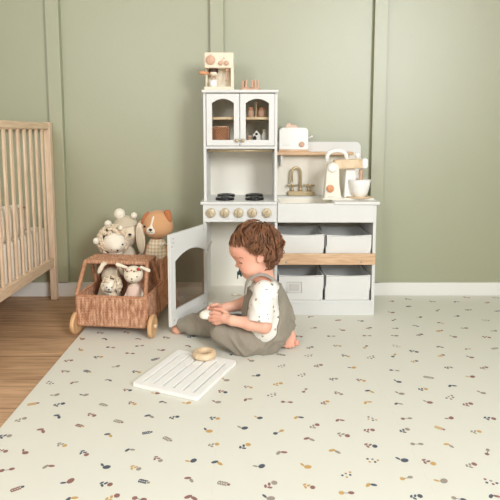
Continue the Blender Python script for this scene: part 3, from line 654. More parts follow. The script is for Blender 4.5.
# inside the cupboard
def cupboard_contents():
    y = 2.45
    # lattice box
    o = thing('lattice_basket', 'brown lattice basket behind the left glass door, on the cupboard floor', 'basket', (-.137, y, .78))
    b = B(); xa, xb, za, zb = -.177, -.098, .7805, .868
    for (p, q) in (((xa,za),(xb,za)),((xb,za),(xb,zb)),((xb,zb),(xa,zb)),((xa,zb),(xa,za))):
        b.tube([(p[0],y-.03,p[1]),(q[0],y-.03,q[1])], .004, 6); b.tube([(p[0],y+.04,p[1]),(q[0],y+.04,q[1])], .004, 6)
    for (x, zz) in ((xa,za),(xb,za),(xa,zb),(xb,zb)): b.tube([(x,y-.03,zz),(x,y+.04,zz)], .004, 6)
    b.build('basket_frame', 'rosewood', o)
    w, h = xb-xa, zb-za
    for yy in (y-.03, y+.04):
        b = B()
        for i in range(-6, 8):
            for sg in (1,-1):
                u0 = i*.0125; pts = []
                for zz in (0, h):
                    pts.append((u0+(zz if sg > 0 else h-zz)*1.0, zz))
                (ua, va), (ub, vb) = pts
                # clip to width
                def clip(ua, va, ub, vb):
                    t0, t1 = 0., 1.; d = ub-ua
                    for lim, s in ((0,1),(w,-1)):
                        f0 = s*(ua-lim); f1 = s*(ub-lim)
                        if f0 < 0 and f1 < 0: return None
                        if f0 < 0: t0 = max(t0, f0/(f0-f1))
                        elif f1 < 0: t1 = min(t1, f0/(f0-f1))
                    return (t0, t1) if t1-t0 > .03 else None
                r = clip(ua, va, ub, vb)
                if r:
                    P_ = lambda t: (xa+ua+(ub-ua)*t, yy+.0015*sg, za+va+(vb-va)*t)
                    b.tube([P_(r[0]), P_(r[1])], .0022, 5)
        b.build('lattice', 'copper', o)
    B().box(xa+.004, xb-.004, y-.024, y+.034, za+.001, za+.05, .004).build('liner', 'rosewood', o)
    # shakers upstairs
    for (x, lab) in ((.002, 'rosy wooden shaker on the upper cupboard shelf, left of the pair'), (.058, 'rosy wooden shaker on the upper cupboard shelf, right of the pair')):
        s = thing('toy_shaker', lab, 'toy shaker', (x, 2.44, .911), 0, 'wooden shakers in the cupboard')
        k = 1 if x < .03 else 1.35
        B().lathe([(0,0),(.015*k,0),(.0165*k,.004),(.0155*k,.030),(.011*k,.038),(0,.038)], (x,2.44,.911)).build('shaker_body', 'rosewood', s)
        B().lathe([(0,0),(.0125*k,0),(.0125*k,.004),(.008*k,.010),(0,.012)], (x,2.44,.949-.001)).build('shaker_cap', 'copper', s)
    g = B().lathe([(0,0),(.010,0),(.011,.003),(.004,.01),(.0045,.062),(.007,.066),(.0045,.074),(0,.074)], (.029,2.455,.911), n=16)
    tag(g.build('toy_pestle', 'birch'), 'thin upright wooden pestle between the two shakers', 'toy utensil')
    # cartons below
    c = thing('toy_milk_carton', 'white toy milk carton with black patches behind the right glass door', 'toy carton', (.031,2.44,.78))
    B().box(.013,.049,2.425,2.46,.7805,.832,.002).prism([(.013,.831),(.049,.831),(.031,.852)],2.425,2.46,bev=.001).build('carton_body', 'toywhite', c)
    p = B()
    for (x, z_, a, h) in ((.022,.815,.008,.013),(.040,.797,.006,.010),(.030,.835,.007,.006)):
        p.lathe([(0,-.0008),(1,-.0008),(1,0),(0,0)], (0,0,0), 'Y', 12, T=Matrix.Translation((x,2.425,z_)) @ Matrix.Diagonal((a,1,h,1)))
    p.build('black_patch', 'black', c)
    q = thing('toy_bottle', 'plain white toy bottle behind the right glass door, right of the carton', 'toy bottle', (.066,2.43,.78))
    B().lathe([(0,0),(.0125,0),(.0135,.003),(.0135,.045),(.0075,.056),(.0075,.066),(0,.067)], (.066,2.43,.7805)).build('bottle_body', 'toywhite', q)
    B().lathe([(0,0),(.0085,0),(.0085,.008),(0,.009)], (.066,2.43,.8465)).build('bottle_cap', 'esp', q)
    t = thing('toy_tin', 'pink toy tin behind the right glass door, left of the carton', 'toy tin', (-.003,2.44,.78))
    B().lathe([(0,0),(.0115,0),(.0115,.042),(0,.042)], (-.003,2.44,.7805)).build('tin_body', 'rosewood', t)
    B().lathe([(0,0),(.012,0),(.012,.005),(0,.006)], (-.003,2.44,.822)).build('tin_lid', 'plushpink', t)
cupboard_contents()
# toaster on the wall shelf
def toaster():
    z = .748; xa, xb = .142, .284; y0, y1 = 2.545, 2.612
    o = thing('toy_toaster', 'white toy toaster with a rosy dial, on the kitchen wall shelf', 'toy toaster', ((xa+xb)/2, (y0+y1)/2, z))
    B().box(xa-.003, xb+.003, y0-.004, y1+.004, z, z+.010, .002).build('base', 'pine', o)
    b = B().prism(rounded(xa, xb, z+.010, z+.118, .02, ('tl','tr')), y0, y1, bev=.005)
    body = b.build('body', 'toywhite', o)
    B().box(xa+.03, xb-.03, y0+.014, y0+.024, z+.116, z+.1187, .001).box(xa+.03, xb-.03, y0+.042, y0+.052, z+.116, z+.1187, .001).build('slot', 'grid', body)
    B().lathe([(0,-.010),(.0115,-.010),(.013,-.007),(.013,0),(0,0)], (xa+.110,y0,z+.037), 'Y', 24).build('dial', 'rosewood', o)
    B().tube([(xb-.002,y0+.03,z+.066),(xb+.016,y0+.02,z+.073)], [.003,.0035], 8).ball((xb+.019,y0+.018,z+.075), .0055, 12).build('lever', 'toywhite', o)
    t = B()
    for i, (w_, h_) in enumerate(((.007,.006),(.006,.008),(.008,.006),(.006,.007))): 
        t.tube([(xa+.019+.0105*i,y0-.0002,z+.031+h_),(xa+.019+.0105*i,y0-.0002,z+.031),(xa+.019+.0105*i+w_,y0-.0002,z+.031+(h_ if i % 2 else 0))], .0007, 4)
    t.build('printed_lettering', 'grid', o)
    # bread slice with a wooden crust lying in the slots
    s = thing('toy_bread_slice', 'small toy bread slice poking out of the toaster', 'toy bread', ((xa+xb)/2-.005, y0+.019, z+.117))
    cx = (xa+xb)/2-.01
    pts = [(cx-.028,z+.105),(cx+.028,z+.105),(cx+.030,z+.121),(cx+.018,z+.128),(cx-.004,z+.130),(cx-.008,z+.139),(cx-.020,z+.139),(cx-.026,z+.128)]
    B().prism(pts, y0+.016, y0+.022, bev=.001).build('crumb', 'plushpink', s)
    B().tube([(x,y0+.019,zz) for x,zz in pts[2:]], .0024, 6).build('crust', 'rosewood', s)
toaster()
# stand mixer and bowl
def mixer():
    z = .531; y0, y1 = 2.40, 2.455; ym = (y0+y1)/2
    o = thing('toy_stand_mixer', 'cream toy stand mixer with a pale wooden arm on the counter', 'toy mixer', (.40, ym, z))
    B().prism(rounded(.338,.574,z,z+.008,.004,()), y0-.012, y1+.012, bev=.002).build('base_plate', 'toy', o)
    B().lathe([(0,0),(.058,0),(.058,.004),(0,.004)], (.512,ym,z+.008)).build('bowl_plate', 'birch', o)
    body = B().prism([(.345,z+.007),(.428,z+.007),(.424,z+.02),(.4155,z+.07),(.414,z+.12),(.413,z+.15),(.405,z+.166),(.385,z+.174),(.368,z+.168),(.358,z+.155),(.353,z+.12)], y0, y1, bev=.006)
    body.build('body', 'toy', o)
    B().prism([(.444,z+.007),(.492,z+.007),(.500,z+.11),(.492,z+.142),(.45,z+.142)], y1-.02, y1+.004, bev=.004).build('support_post', 'toywhite', o)
    T = Matrix.Translation((.382,0,z+.160)) @ Matrix.Rotation(math.radians(-2), 4, 'Y')
    arm = B().box(.008,.140,y0+.004,y1-.004,-.020,.024,.007,T=T,seg=3).build('arm', 'birch', o)
    B().box(.136,.166,y0+.001,y1-.001,-.022,.027,.012,T=T,seg=4).build('arm_cap', 'toywhite', arm)
    hp = []
    for i in range(15):
        t = i/14; a = PI*(1-t)
        hp.append(T @ Vector((.024+.046*math.cos(a)+.0, ym, .016+.050*math.sin(a)**.5)))
    B().tube(hp, .0098, 12).build('handle', 'toywhite', o)
    B().lathe([(0,-.010),(.015,-.010),(.019,-.006),(.019,0),(0,0)], (.380,y0,z+.146), 'Y', 26).build('hinge_cap', 'toywhite', o)
    B().lathe([(0,-.008),(.0165,-.008),(.018,-.005),(.018,0),(0,0)], (.372,y0,z+.052), 'Y', 26).build('dial', 'copper', o)
    B().lathe([(0,0),(.008,0),(.006,.008),(.012,.014),(.013,.022),(.008,.030),(0,.032)], (T @ Vector((.120,ym,.022)))[:]).build('top_knob', 'toywhite', o)
    B().lathe([(0,-.072),(.014,-.072),(.017,-.064),(.010,-.052),(.0085,-.03),(.011,-.02),(.008,0),(0,0)], (.518,ym,z+.14)).build('beater', 'rosewood', arm)
    B().box(.362,.392,y0-.0008,y0,z+.014,z+.0165,0).build('printed_line', 'grid', o)
    w = thing('mixing_bowl', 'white toy mixing bowl under the mixer\'s wooden beater', 'bowl', (.514,ym,z+.012))
    B().lathe([(0,0),(.026,0),(.030,.004),(.041,.025),(.0475,.055),(.0515,.080),(.0495,.081),(.0455,.055),(.038,.026),(.026,.008),(0,.006)], (.514,ym,z+.012), n=40).build('bowl_body', 'toywhite', w)
mixer()
# wooden spoon on the oven floor
s = B().tube([(-.062,2.44,.0655),(-.02,2.43,.064),(.03,2.415,.064)], [.0042,.0035,.004], 8).ball((-.075,2.443,.066), (.017,.011,.006), 14)
tag(s.build('toy_spoon', 'esp'), 'pale wooden toy spoon lying on the oven floor', 'toy utensil')

# ================================================================== CRIB
cr = thing('crib', 'pale beech baby crib with vertical slats, cut by the left edge', 'crib', (-1.35, 2.0, -.008))
CX = -1.003; CB = 2.598; CF0 = 1.28; CW = -1.70
for (x, y) in ((CX,CB),(CX,CF0),(CW,CB),(CW,CF0)):
    B().box(x-.0155, x+.0155, y-.018, y+.018, -.008, .893, .004).build('post', 'crib', cr)
def crail(name, xa, xb, ya, yb, za, zb): B().box(xa,xb,ya,yb,za,zb,.004).build(name, 'cribrail', cr)
for x in (CX, CW):
    crail('top_rail', x-.013, x+.013, CF0+.02, CB-.02, .858, .889)
    crail('bottom_rail', x-.013, x+.013, CF0+.02, CB-.02, .168, .215)
for y in (CB, CF0):
    crail('end_rail', CW+.02, CX-.02, y-.012, y+.012, .858, .889); crail('end_rail', CW+.02, CX-.02, y-.012, y+.012, .168, .215)
y = 2.52
while y > CF0+.05:
    for x in (CX, CW): B().box(x-.005, x+.005, y-.0105, y+.0105, .205, .865, .003).build('slat', 'crib', cr)
    y -= .0655
x = CW+.07
while x < CX-.04:
    B().box(x-.014, x+.014, CF0-.006, CF0+.006, .205, .865, .003).build('slat', 'crib', cr); x += .07
mp_ = [EL((-1.35,1.93,.27),(.30,.62,.07),k=.02)]
def cushion(name, lab, cat, x0_, x1_, y0_, y1_, z0_, z1_, m, bev=.02):
    b = B().box(x0_, x1_, y0_, y1_, z0_, z1_, bev, seg=5)
    b.sm = [True]*len(b.sm)
    return tag(b.build(name, m), lab, cat)
cushion('mattress', 'cream-sheeted mattress behind the crib slats', 'mattress', CW+.015, CX-.015, CF0+.025, CB-.03, .19, .375, 'sheet')
pl = thing('pillow', 'white pillow with grey piping leaning behind the crib slats', 'pillow', (-1.065,2.22,.375))
soft('pillow_cover', [EL((-1.065,2.22,.446),(.042,.20,.074),k=.03), CP((-1.065,2.06,.402),(-1.065,2.38,.402),.026,k=.03), CP((-1.065,2.06,.488),(-1.065,2.38,.488),.022,k=.03)], 'sheet', pl, .006)
B().tube([(-1.040,2.05,.395),(-1.038,2.38,.395),(-1.038,2.405,.445),(-1.038,2.38,.50),(-1.040,2.05,.50)], .0035, 6).build('piping', 'piping', pl)

# ================================================================== WICKER TRUCK
TX, TY, TR = -.5755, 2.087, math.radians(-7)
tr = thing('wicker_truck', 'wicker toy truck on wooden wheels, filled with soft toys', 'toy truck', (TX,TY,0), TR)
def wpanel(name, O, U, V, lu, lv, th=.008, mat_='wicker', pu=.0165, pv=.0072, parent=tr):
    """woven slab: O corner, U,V unit axes; weave stands out on both faces"""
    O = Vector(O); U = Vector(U).normalized(); V = Vector(V).normalized(); N = U.cross(V).normalized()
    nu = max(4, int(round(lu/pu))*6); pu = lu/max(1, round(lu/pu)); nv = max(4, int(round(lv/pv))*5); pv = lv/max(1, round(lv/pv)); b = B(); vs = []
    for sd in (1, -1):
        for j in range(nv+1):
            for i in range(nu+1):
                u = lu*i/nu; v = lv*j/nv
                row = int(v/pv); ph = PI*(row % 2)
                h = .0028*abs(math.sin(PI*u/pu))**.6+.0016*abs(math.sin(PI*v/pv))+.0007*math.cos(2*PI*u/pu+ph)
                e = min(i, nu-i, j, nv-j); h = 0 if e == 0 else h
                p = O+U*u+V*v+N*sd*(th/2+h); vs.append(p)
    W_ = nu+1; S = W_*(nv+1); fs = []
    for j in range(nv):
        for i in range(nu):
            a = j*W_+i; fs.append([a,a+1,a+1+W_,a+W_]); fs.append([S+a,S+a+W_,S+a+1+W_,S+a+1])
    for i in range(nu):
        fs.append([i,S+i,S+i+1,i+1]); a = nv*W_+i; fs.append([a,a+1,S+a+1,S+a])
    for j in range(nv):
        a = j*W_; fs.append([a,a+W_,S+a+W_,S+a]); a = j*W_+nu; fs.append([a,S+a,S+a+W_,a+W_])
    b.add(vs, fs, 0, True)
    return b.build(name, mat_, parent, local=True)
def braid(b, pts, r=.006, tw=.012):
    """two twisted canes along a path"""
    D = densify_open(pts, .004)
    for ph in (0, PI):
        out = []; s = 0
        for i, p in enumerate(D):
            t = (D[min(i+1,len(D)-1)]-D[max(i-1,0)]).normalized(); n1 = t.orthogonal().normalized(); n2 = t.cross(n1)
            a = 2*PI*s/tw/2+ph; out.append(p+(n1*math.cos(a)+n2*math.sin(a))*r*.45); s += .004
        b.tube(out, r*.62, 7)
def densify_open(L, st):
    L = [Vector(p) for p in L]; out = []
    for i in range(len(L)-1):
        n = max(1, int((L[i+1]-L[i]).length/st)); out += [L[i].lerp(L[i+1], j/n) for j in range(n)]
    return out+[L[-1]]
w2 = .148; z0, zh, zr = .043, .163, .275; LB = .43; yc0, yc1 = .145, .250
X_, Y_, Z_ = (1,0,0), (0,1,0), (0,0,1)
wpanel('front_panel', (-w2,0,z0), X_, Z_, 2*w2, zh-z0)
for sx in (-1, 1):
    wpanel('side_panel', (sx*w2,0,z0), Y_, Z_, LB, zh-z0)
    wpanel('bed_side', (sx*w2,yc1-.03,zh), Y_, Z_, LB-yc1+.03, zr-zh-.012)
wpanel('rear_panel', (-w2,LB,z0), X_, Z_, 2*w2, zr-z0-.030)
wpanel('truck_floor', (-w2,0,z0+.002), X_, Y_, 2*w2, LB)
wpanel('cab_back', (-w2+.005,yc1-.006,z0), X_, Z_, 2*w2-.01, zr-z0-.004, .006)
RO, RH = -.030, .141
wpanel('roof', (RO-RH-.004,yc0-.008,zr), X_, Y_, 2*RH+.008, yc1-yc0+.02, .010, pu=.012, pv=.009)
for sx in (-1, 1):
    b = B(); braid(b, [(sx*w2,0,zh+.002),(RO+sx*RH,yc0,zr)], .0095); b.build('pillar', 'wickerd', tr, local=True)
    b = B(); braid(b, [(sx*w2,yc0+.055,zh),(RO+sx*RH,yc0+.055,zr)], .009); b.build('pillar', 'wickerd', tr, local=True)
b = B(); braid(b, [(.004,.006,zh+.003),(-.02,yc0,zr-.003)], .0022, .02); b.build('windshield_mullion', 'birch', tr, local=True)
b = B()
braid(b, [(-w2,LB,zh+.003),(-w2,0,zh+.003),(w2,0,zh+.003),(w2,LB,zh+.003)], .0065)
braid(b, [(-w2,0,z0),(w2,0,z0),(w2,LB,z0),(-w2,LB,z0),(-w2,0,z0)], .0065)
braid(b, [(-w2,yc1-.03,zr-.010),(-w2,LB-.01,zr-.010),(-w2,LB,zr-.028),(w2,LB,zr-.028),(w2,LB-.01,zr-.010),(w2,yc1-.03,zr-.010)], .0065)
for c_ in ((-w2,0),(w2,0),(w2,LB),(-w2,LB)): braid(b, [(c_[0],c_[1],z0),(c_[0],c_[1],zh if c_[1] == 0 else zr-.028)], .006)
b.build('rim_braid', 'wickerd', tr, local=True)
for sx in (-1, 1):
    for wy in (.004, .36):
        c_ = (sx*(w2+.017)+.009, wy, .0475)
        wl = B().lathe([(0,-.009),(.040,-.009),(.0455,-.007),(.0475,-.003),(.0475,.004),(.0455,.008),(.040,.010),(.036,.008),(0,.008)], c_, 'X', 40).build('wheel', 'wheel', tr, local=True)
        B().lathe([(0,sx*.006),(.010,sx*.006),(.010,sx*.016),(.006,sx*.019),(0,sx*.019)], c_, 'X', 20).build('hub_cap', 'birch', wl, local=True)
        
for wy in (.004, .36): B().tube([(-w2-.02,wy,.0475),(w2+.02,wy,.0475)], .006, 10).build('axle', 'birch', tr, local=True)

# ================================================================== SOFT TOYS
def eyes(o, pts, r=.0035, m='thread'):
    for p in pts: B().ball(p, r, 12).build('eye', m, o)
def curly(o, c, r, n, size, mname='mane', name='mane', mask=None, seed=1, squash=(1,1,1)):
    rg = random.Random(seed); b = B(); k = 0
    for i in range(n*6):
        if k >= n: break
        z = rg.uniform(-1,1); a = rg.uniform(0,2*PI); q = math.sqrt(1-z*z); d = Vector((q*math.cos(a), q*math.sin(a), z))
        if mask and not mask(d): continue
        k += 1
        p = Vector(c)+Vector((d.x*r*squash[0], d.y*r*squash[1], d.z*r*squash[2]))
        u = d.orthogonal().normalized(); u = Quaternion(d, rg.uniform(0,6.28)) @ u; w = d.cross(u)
        R = size*rg.uniform(.7,1.2); pts = []
        for j in range(11):
            t = j/10; an = 2*PI*1.35*t
            pts.append(p+d*(R*1.6*t)+(u*math.cos(an)+w*math.sin(an))*R*.75)
        b.tube(pts, [R*.48*(1-.45*abs(2*t/10-1)) for t in range(11)], 6)
    return b.build(name, mname, o)
def face(o, nose, mouthw, normal, m='thread', nr=(.006,.004,.0045)):
    B().ball(nose, nr, 12).build('nose', m, o)
    n = Vector(normal).normalized(); up = Vector((0,0,1)); rt = n.cross(up).normalized()
    b = B(); p0 = Vector(nose)-up*.004
    for sg in (-1,1):
        b.tube([p0, p0-up*.005, p0-up*.0085+rt*sg*mouthw*.5-n*.0005, p0-up*.006+rt*sg*mouthw-n*.001], .0009, 5)
    b.build('mouth', m, o)
# --- puppy
def dog():
    c = Vector((-0.4300,2.4000,0.4190))
    o = thing('plush_dog', 'tan plush puppy with a white blaze and gingham top, at the truck\'s right', 'soft toy', (c.x,c.y,.045))
    soft('body', [EL((c.x-.008,c.y+.012,.21),(.056,.045,.15),k=.02), EL((c.x-.006,c.y+.012,.09),(.06,.05,.05),k=.02),
                  CP((c.x+.035,c.y+.01,.305),(c.x+.064,c.y-.0,.25),.016,.019,k=.015), CP((c.x-.045,c.y+.01,.305),(c.x-.055,c.y-.0,.245),.016,.019,k=.015)], 'plushtan', o, .003)
    soft('head', [EL(c,(.068,.055,.063),k=.02), EL(c+Vector((.002,-.008,-.022)),(.066,.05,.042),k=.02)], 'plushtan', o, .0025)
    soft('ear', [EL(c+Vector((.052,-.022,.036)),(.017,.012,.028),(0,-.28,0)), EL(c+Vector((.046,-.012,.055)),(.016,.012,.012))], 'plushrust', o, .0025)
    soft('ear', [EL(c+Vector((-.058,-.006,.028)),(.012,.02,.034),(0,.5,0))], 'plushrust', o, .0025)
    fx = c.x-.022
    soft('muzzle', [EL((fx,c.y-.050,c.z-.024),(.0235,.015,.0185),k=.01), CP((fx+.001,c.y-.052,c.z-.006),(fx+.010,c.y-.043,c.z+.038),.0075,.0045,k=.01)], 'plushwhite', o, .0018)
    eyes(o, [(fx-.033,c.y-.043,c.z-.007),(fx+.030,c.y-.053,c.z-.008)], .0052)
    face(o, (fx-.001,c.y-.066,c.z-.018), .011, (0,-1,0), nr=(.0085,.004,.006))
    soft('gingham_top', [EL((c.x-.008,c.y+.010,.21),(.062,.051,.156),k=.02), CUT((0,0,.345),(0,0,1)), CUT((0,0,.10),(0,0,-1))], 'gingham', o, .003)
    B().tube([(c.x+.016,c.y-.034,.318),(c.x+.030,c.y-.030,.330),(c.x+.046,c.y-.008,.322)], .004, 8).build('strap', 'plushwhite', o)
dog()
def bear():
    c = Vector((-0.5890,2.4450,0.3700))
    o = thing('plush_bear', 'oatmeal plush bear in a bobble hat behind the lion', 'soft toy', (c.x,c.y,.045))
    soft('body', [EL((c.x,c.y,.18),(.055,.045,.135),k=.02)], 'plushbeige', o, .004)
    soft('head', [EL(c,(.062,.050,.070),k=.02), EL(c+Vector((.026,-.035,-.006)),(.026,.022,.022),k=.02)], 'plushbeige', o, .003)
    soft('hat', [EL(c+Vector((-.002,.002,.016)),(.065,.055,.064),k=.01), CUT(c+Vector((0,0,.028)),(.12,0,-1))], 'plushgrey', o, .003)
    for nm, p, r in (('hat_bobble', (-0.6190,2.4400,0.4580), .0265), ('ear', (-0.5480,2.4300,0.4520), .0155), ('ear', (-0.6720,2.4300,0.4120), .0175)):
        soft(nm, [EL(p,(r,r*.9,r))], 'plushwhite', o, .0025, disp=lambda V, N: .0012*np.sin(900*V[:,0])*np.sin(800*V[:,1])*np.sin(850*V[:,2]))
    face(o, (c.x+.030,c.y-.060,c.z-.001), .008, (0,-1,0), nr=(.008,.004,.006))
    eyes(o, [(c.x-.002,c.y-.047,c.z+.012)], .004)
bear()
def bunny_ear():
    c = Vector((-0.5290,2.4900,0.3910))
    o = thing('plush_bunny', 'oatmeal plush bunny with a long drooping ear, tucked between bear and dog', 'soft toy', (c.x,c.y,.045))
    soft('body', [EL((c.x,c.y,.15),(.045,.035,.11),k=.02)], 'plushbeige', o, .004)
    soft('head', [EL((c.x,c.y,c.z-.01),(.036,.036,.038),k=.02)], 'plushbeige', o, .003)
    e = Vector((-0.5100,2.3850,0.3530))
    soft('ear', [EL(e,(.0215,.009,.074),(0,-.06,0)), EL(e+Vector((.006,.03,.058)),(.012,.034,.012),(.3,0,0))], 'plushbeige', o, .0022)
    soft('ear_lining', [EL(e+Vector((0,-.006,-.006)),(.015,.005,.060),(0,-.06,0))], 'plushgrey', o, .0022)
bunny_ear()
def lion(c, s, lab, base, seed, crown=False):
    o = thing('plush_lion', lab, 'soft toy', (c.x,c.y,base))
    soft('body', [EL((c.x,c.y+.012*s,(c.z+base)/2),(.038*s,.032*s,max(.02,(c.z-base)/2)),k=.02)], 'plushcream', o, .0035*max(.7,s))
    soft('head', [EL(c,(.048*s,.040*s,.046*s),k=.015), EL(c+Vector((.012*s,-.032*s,-.014*s)),(.02*s,.014*s,.015*s),k=.012)], 'plushwhite', o, .0028*max(.7,s))
    return o
cl = Vector((-0.6290,2.3750,0.3340))
o = lion(cl, 1.1, 'cream plush lion with a curly mane, leaning at the truck\'s left', .045, 3)
curly(o, cl+Vector((-.010,.016,.006)), .061, 460, .0076, mask=lambda d: d.y > -.35 or (d.x < -.45) or d.z > .55, seed=3, squash=(1.05,.75,1.03))
for p, r in (((-0.7100,2.3650,0.3430), .0165), ((-0.5930,2.3500,0.4070), .0115)): soft('ear', [EL(p,(r,r*.8,r))], 'plushwhite', o, .0025)
eyes(o, [(cl.x-.002,cl.y-.041,cl.z-.024),(cl.x+.044,cl.y-.027,cl.z-.004)], .004)
face(o, (cl.x+.026,cl.y-.050,cl.z-.026), .007, (.3,-1,0), nr=(.005,.003,.004))
# in the cab
c1 = Vector((-0.6190,2.2620,0.2060))
o = thing('plush_rabbit', 'grey plush rabbit with drooping ears at the back of the truck cab', 'soft toy', (c1.x,c1.y,.045))
soft('body', [EL((c1.x-.008,c1.y-.004,.115),(.05,.034,.08),k=.02), CP((c1.x-.035,c1.y-.01,.13),(c1.x-.062,c1.y-.035,.085),.013,.016,k=.015)], 'plushgrey', o, .003)
soft('head', [EL(c1,(.042,.036,.038),k=.02)], 'plushgrey', o, .0025)
soft('ear', [EL((-0.6510,2.2150,0.2500),(.010,.008,.024),(0,.5,0)), EL((-0.6410,2.2350,0.2690),(.014,.02,.009))], 'plushcream', o, .002)
soft('ear', [EL((-0.5670,2.2350,0.2360),(.009,.009,.022),(0,-.4,0))], 'plushgrey', o, .002)
eyes(o, [(c1.x-.016,c1.y-.034,c1.z+.002),(c1.x+.022,c1.y-.031,c1.z-.006)], .0036)
face(o, (c1.x+.004,c1.y-.037,c1.z-.008), .006, (0,-1,0), nr=(.005,.003,.004))
c2 = Vector((-0.5970,2.1700,0.1870))
o = lion(c2, .64, 'small cream plush lion with a curly mane, sitting low in the cab', .045, 5)
curly(o, c2+Vector((.001,.012,.001)), .036, 240, .0054, mask=lambda d: d.y > -.45 or abs(d.x) > .68 or d.z > .6, seed=5)
eyes(o, [(c2.x-.009,c2.y-.0265,c2.z+.002),(c2.x+.012,c2.y-.0265,c2.z+.001)], .0028)
face(o, (c2.x+.001,c2.y-.031,c2.z-.006), .005, (0,-1,0), nr=(.004,.003,.003))
c3 = Vector((-0.4980,2.1700,0.2380))
o = thing('plush_lamb', 'cream plush lamb in pink with a flower crown, at the cab\'s right', 'soft toy', (c3.x,c3.y,.045))
soft('body', [EL((c3.x+.001,c3.y+.008,.115),(.037,.029,.085),k=.02), CP((c3.x-.025,c3.y+.004,.155),(c3.x-.042,c3.y-.01,.12),.010,.012,k=.012), CP((c3.x+.028,c3.y+.004,.155),(c3.x+.044,c3.y-.01,.12),.010,.012,k=.012)], 'plushcream', o, .0025)
soft('dress', [EL((c3.x+.001,c3.y+.006,.118),(.041,.033,.085),k=.02), CUT((0,0,.192),(0,0,1)), CUT((0,0,.07),(0,0,-1))], 'plushpink', o, .0025)
soft('head', [EL(c3,(.041,.034,.038),k=.02), EL(c3+Vector((0,-.024,-.011)),(.020,.013,.014),k=.015)], 'plushcream', o, .0022)
for pe_, pf_ in (((-0.5280,2.1750,0.2670),(-0.5640,2.1650,0.2830)),((-0.4660,2.1750,0.2690),(-0.4330,2.1700,0.2550))): soft('ear', [CP(pe_,pf_,.006,.0085)], 'plushcream', o, .0018)
eyes(o, [(c3.x-.018,c3.y-.031,c3.z-.002),(c3.x+.021,c3.y-.030,c3.z-.002)], .0033)
face(o, (c3.x+.001,c3.y-.0375,c3.z-.009), .006, (0,-1,0), nr=(.0042,.003,.0035))
b = B(); rg = random.Random(4)
for i in range(9):
    a = -2.7+i*.28; p = (c3.x+.037*math.cos(a), c3.y+.031*math.sin(a), c3.z+.023+.003*math.sin(i*2)); 
    b.ball(p, rg.uniform(.0035,.0052), 10, mi=i % 3)
b.ball((c3.x+.026,c3.y-.024,c3.z+.029), .0072, 12, mi=1)
b.build('flower_crown', ['plushpink','red','green'], o)

# ================================================================== OVEN RACK AND RING
RL = Vector((-.394,1.645,0)); Rx = Vector((.9173,-.3982,0)).normalized(); Ry = Vector((-Rx.y,Rx.x,0))
ra = math.atan2(Rx.y, Rx.x)
RT = Matrix.Translation((RL.x,RL.y,0)) @ Matrix.Rotation(ra, 4, 'Z')
RW, RD = .250, .296
def rrect(x0_, x1_, y0_, y1_, r, n=6):
    return rounded(x0_, x1_, y0_, y1_, r, ('tl','tr','bl','br'), n)
holes = []
for i in range(6):
    u = .030+i*(RW-.060)/5; holes.append(rrect(u-.0036, u+.0036, .026, RD-.026, .0034, 4))
TF = RT @ Matrix.Translation((0,0,0)) @ Matrix(((1,0,0,0),(0,0,1,0),(0,1,0,0),(0,0,0,1)))   # prism y -> z
rk = B().prism(rrect(0, RW, 0, RD, .012), .001, .013, holes=holes, bev=.0015, T=TF)

tag(rk.build('oven_rack', 'toywhite'), 'white slatted wooden oven rack lying flat on the play mat', 'rack')
rc = Vector((-0.1680,1.8450,0.0220))
rg_ = B()
pts = [(rc.x+.032*math.cos(2*PI*i/40), rc.y+.032*math.sin(2*PI*i/40), .0262) for i in range(40)]
rg_.tube(pts, .0128, 14, closed=True)
rg_.v = [(x, y, .0262+(z-.0262)*1.0) for x, y, z in rg_.v]
tag(rg_.build('wooden_ring', 'birch'), 'pale wooden toy ring lying on the white rack', 'toy')

# ================================================================== TODDLER
kid = thing('person', 'toddler with brown curls sitting on the mat in grey overalls, holding a bun', 'person', (.06,1.97,0))
YC = 1.98
pelvis = [EL((0.0690,1.9800,0.0740),(.073,.088,.080),k=.03)]
torso = [EL((0.0630,1.9800,0.1270),(.073,.080,.078),k=.04), EL((0.0590,1.9800,0.1910),(.064,.074,.070),k=.04),
         CP((0.0650,1.9250,0.2480),(0.0560,2.0350,0.2230),.034,.034,k=.03)]
neck = [CP((0.0700,1.9800,0.2360),(0.0510,1.9800,0.3080),.036,.036,k=.02)]
sn, en, wn = (0.0560,1.9050,0.2390), (0.0520,1.8680,0.1240), (-0.0670,1.8850,0.1390)
sf, ef, wf = (0.0490,2.0500,0.2020), (-0.0250,2.0650,0.1430), (-0.1010,2.0300,0.1380)
arms = chain([sn, (0.0490,1.8850,0.1870), en], [.031,.027,.026], .008)+chain([en, (0.0000,1.8750,0.1310), wn], [.027,.0245,.0175], .012)
arms += chain([sf, ef], [.031,.027], .012)+chain([ef, wf], [.027,.018], .012)
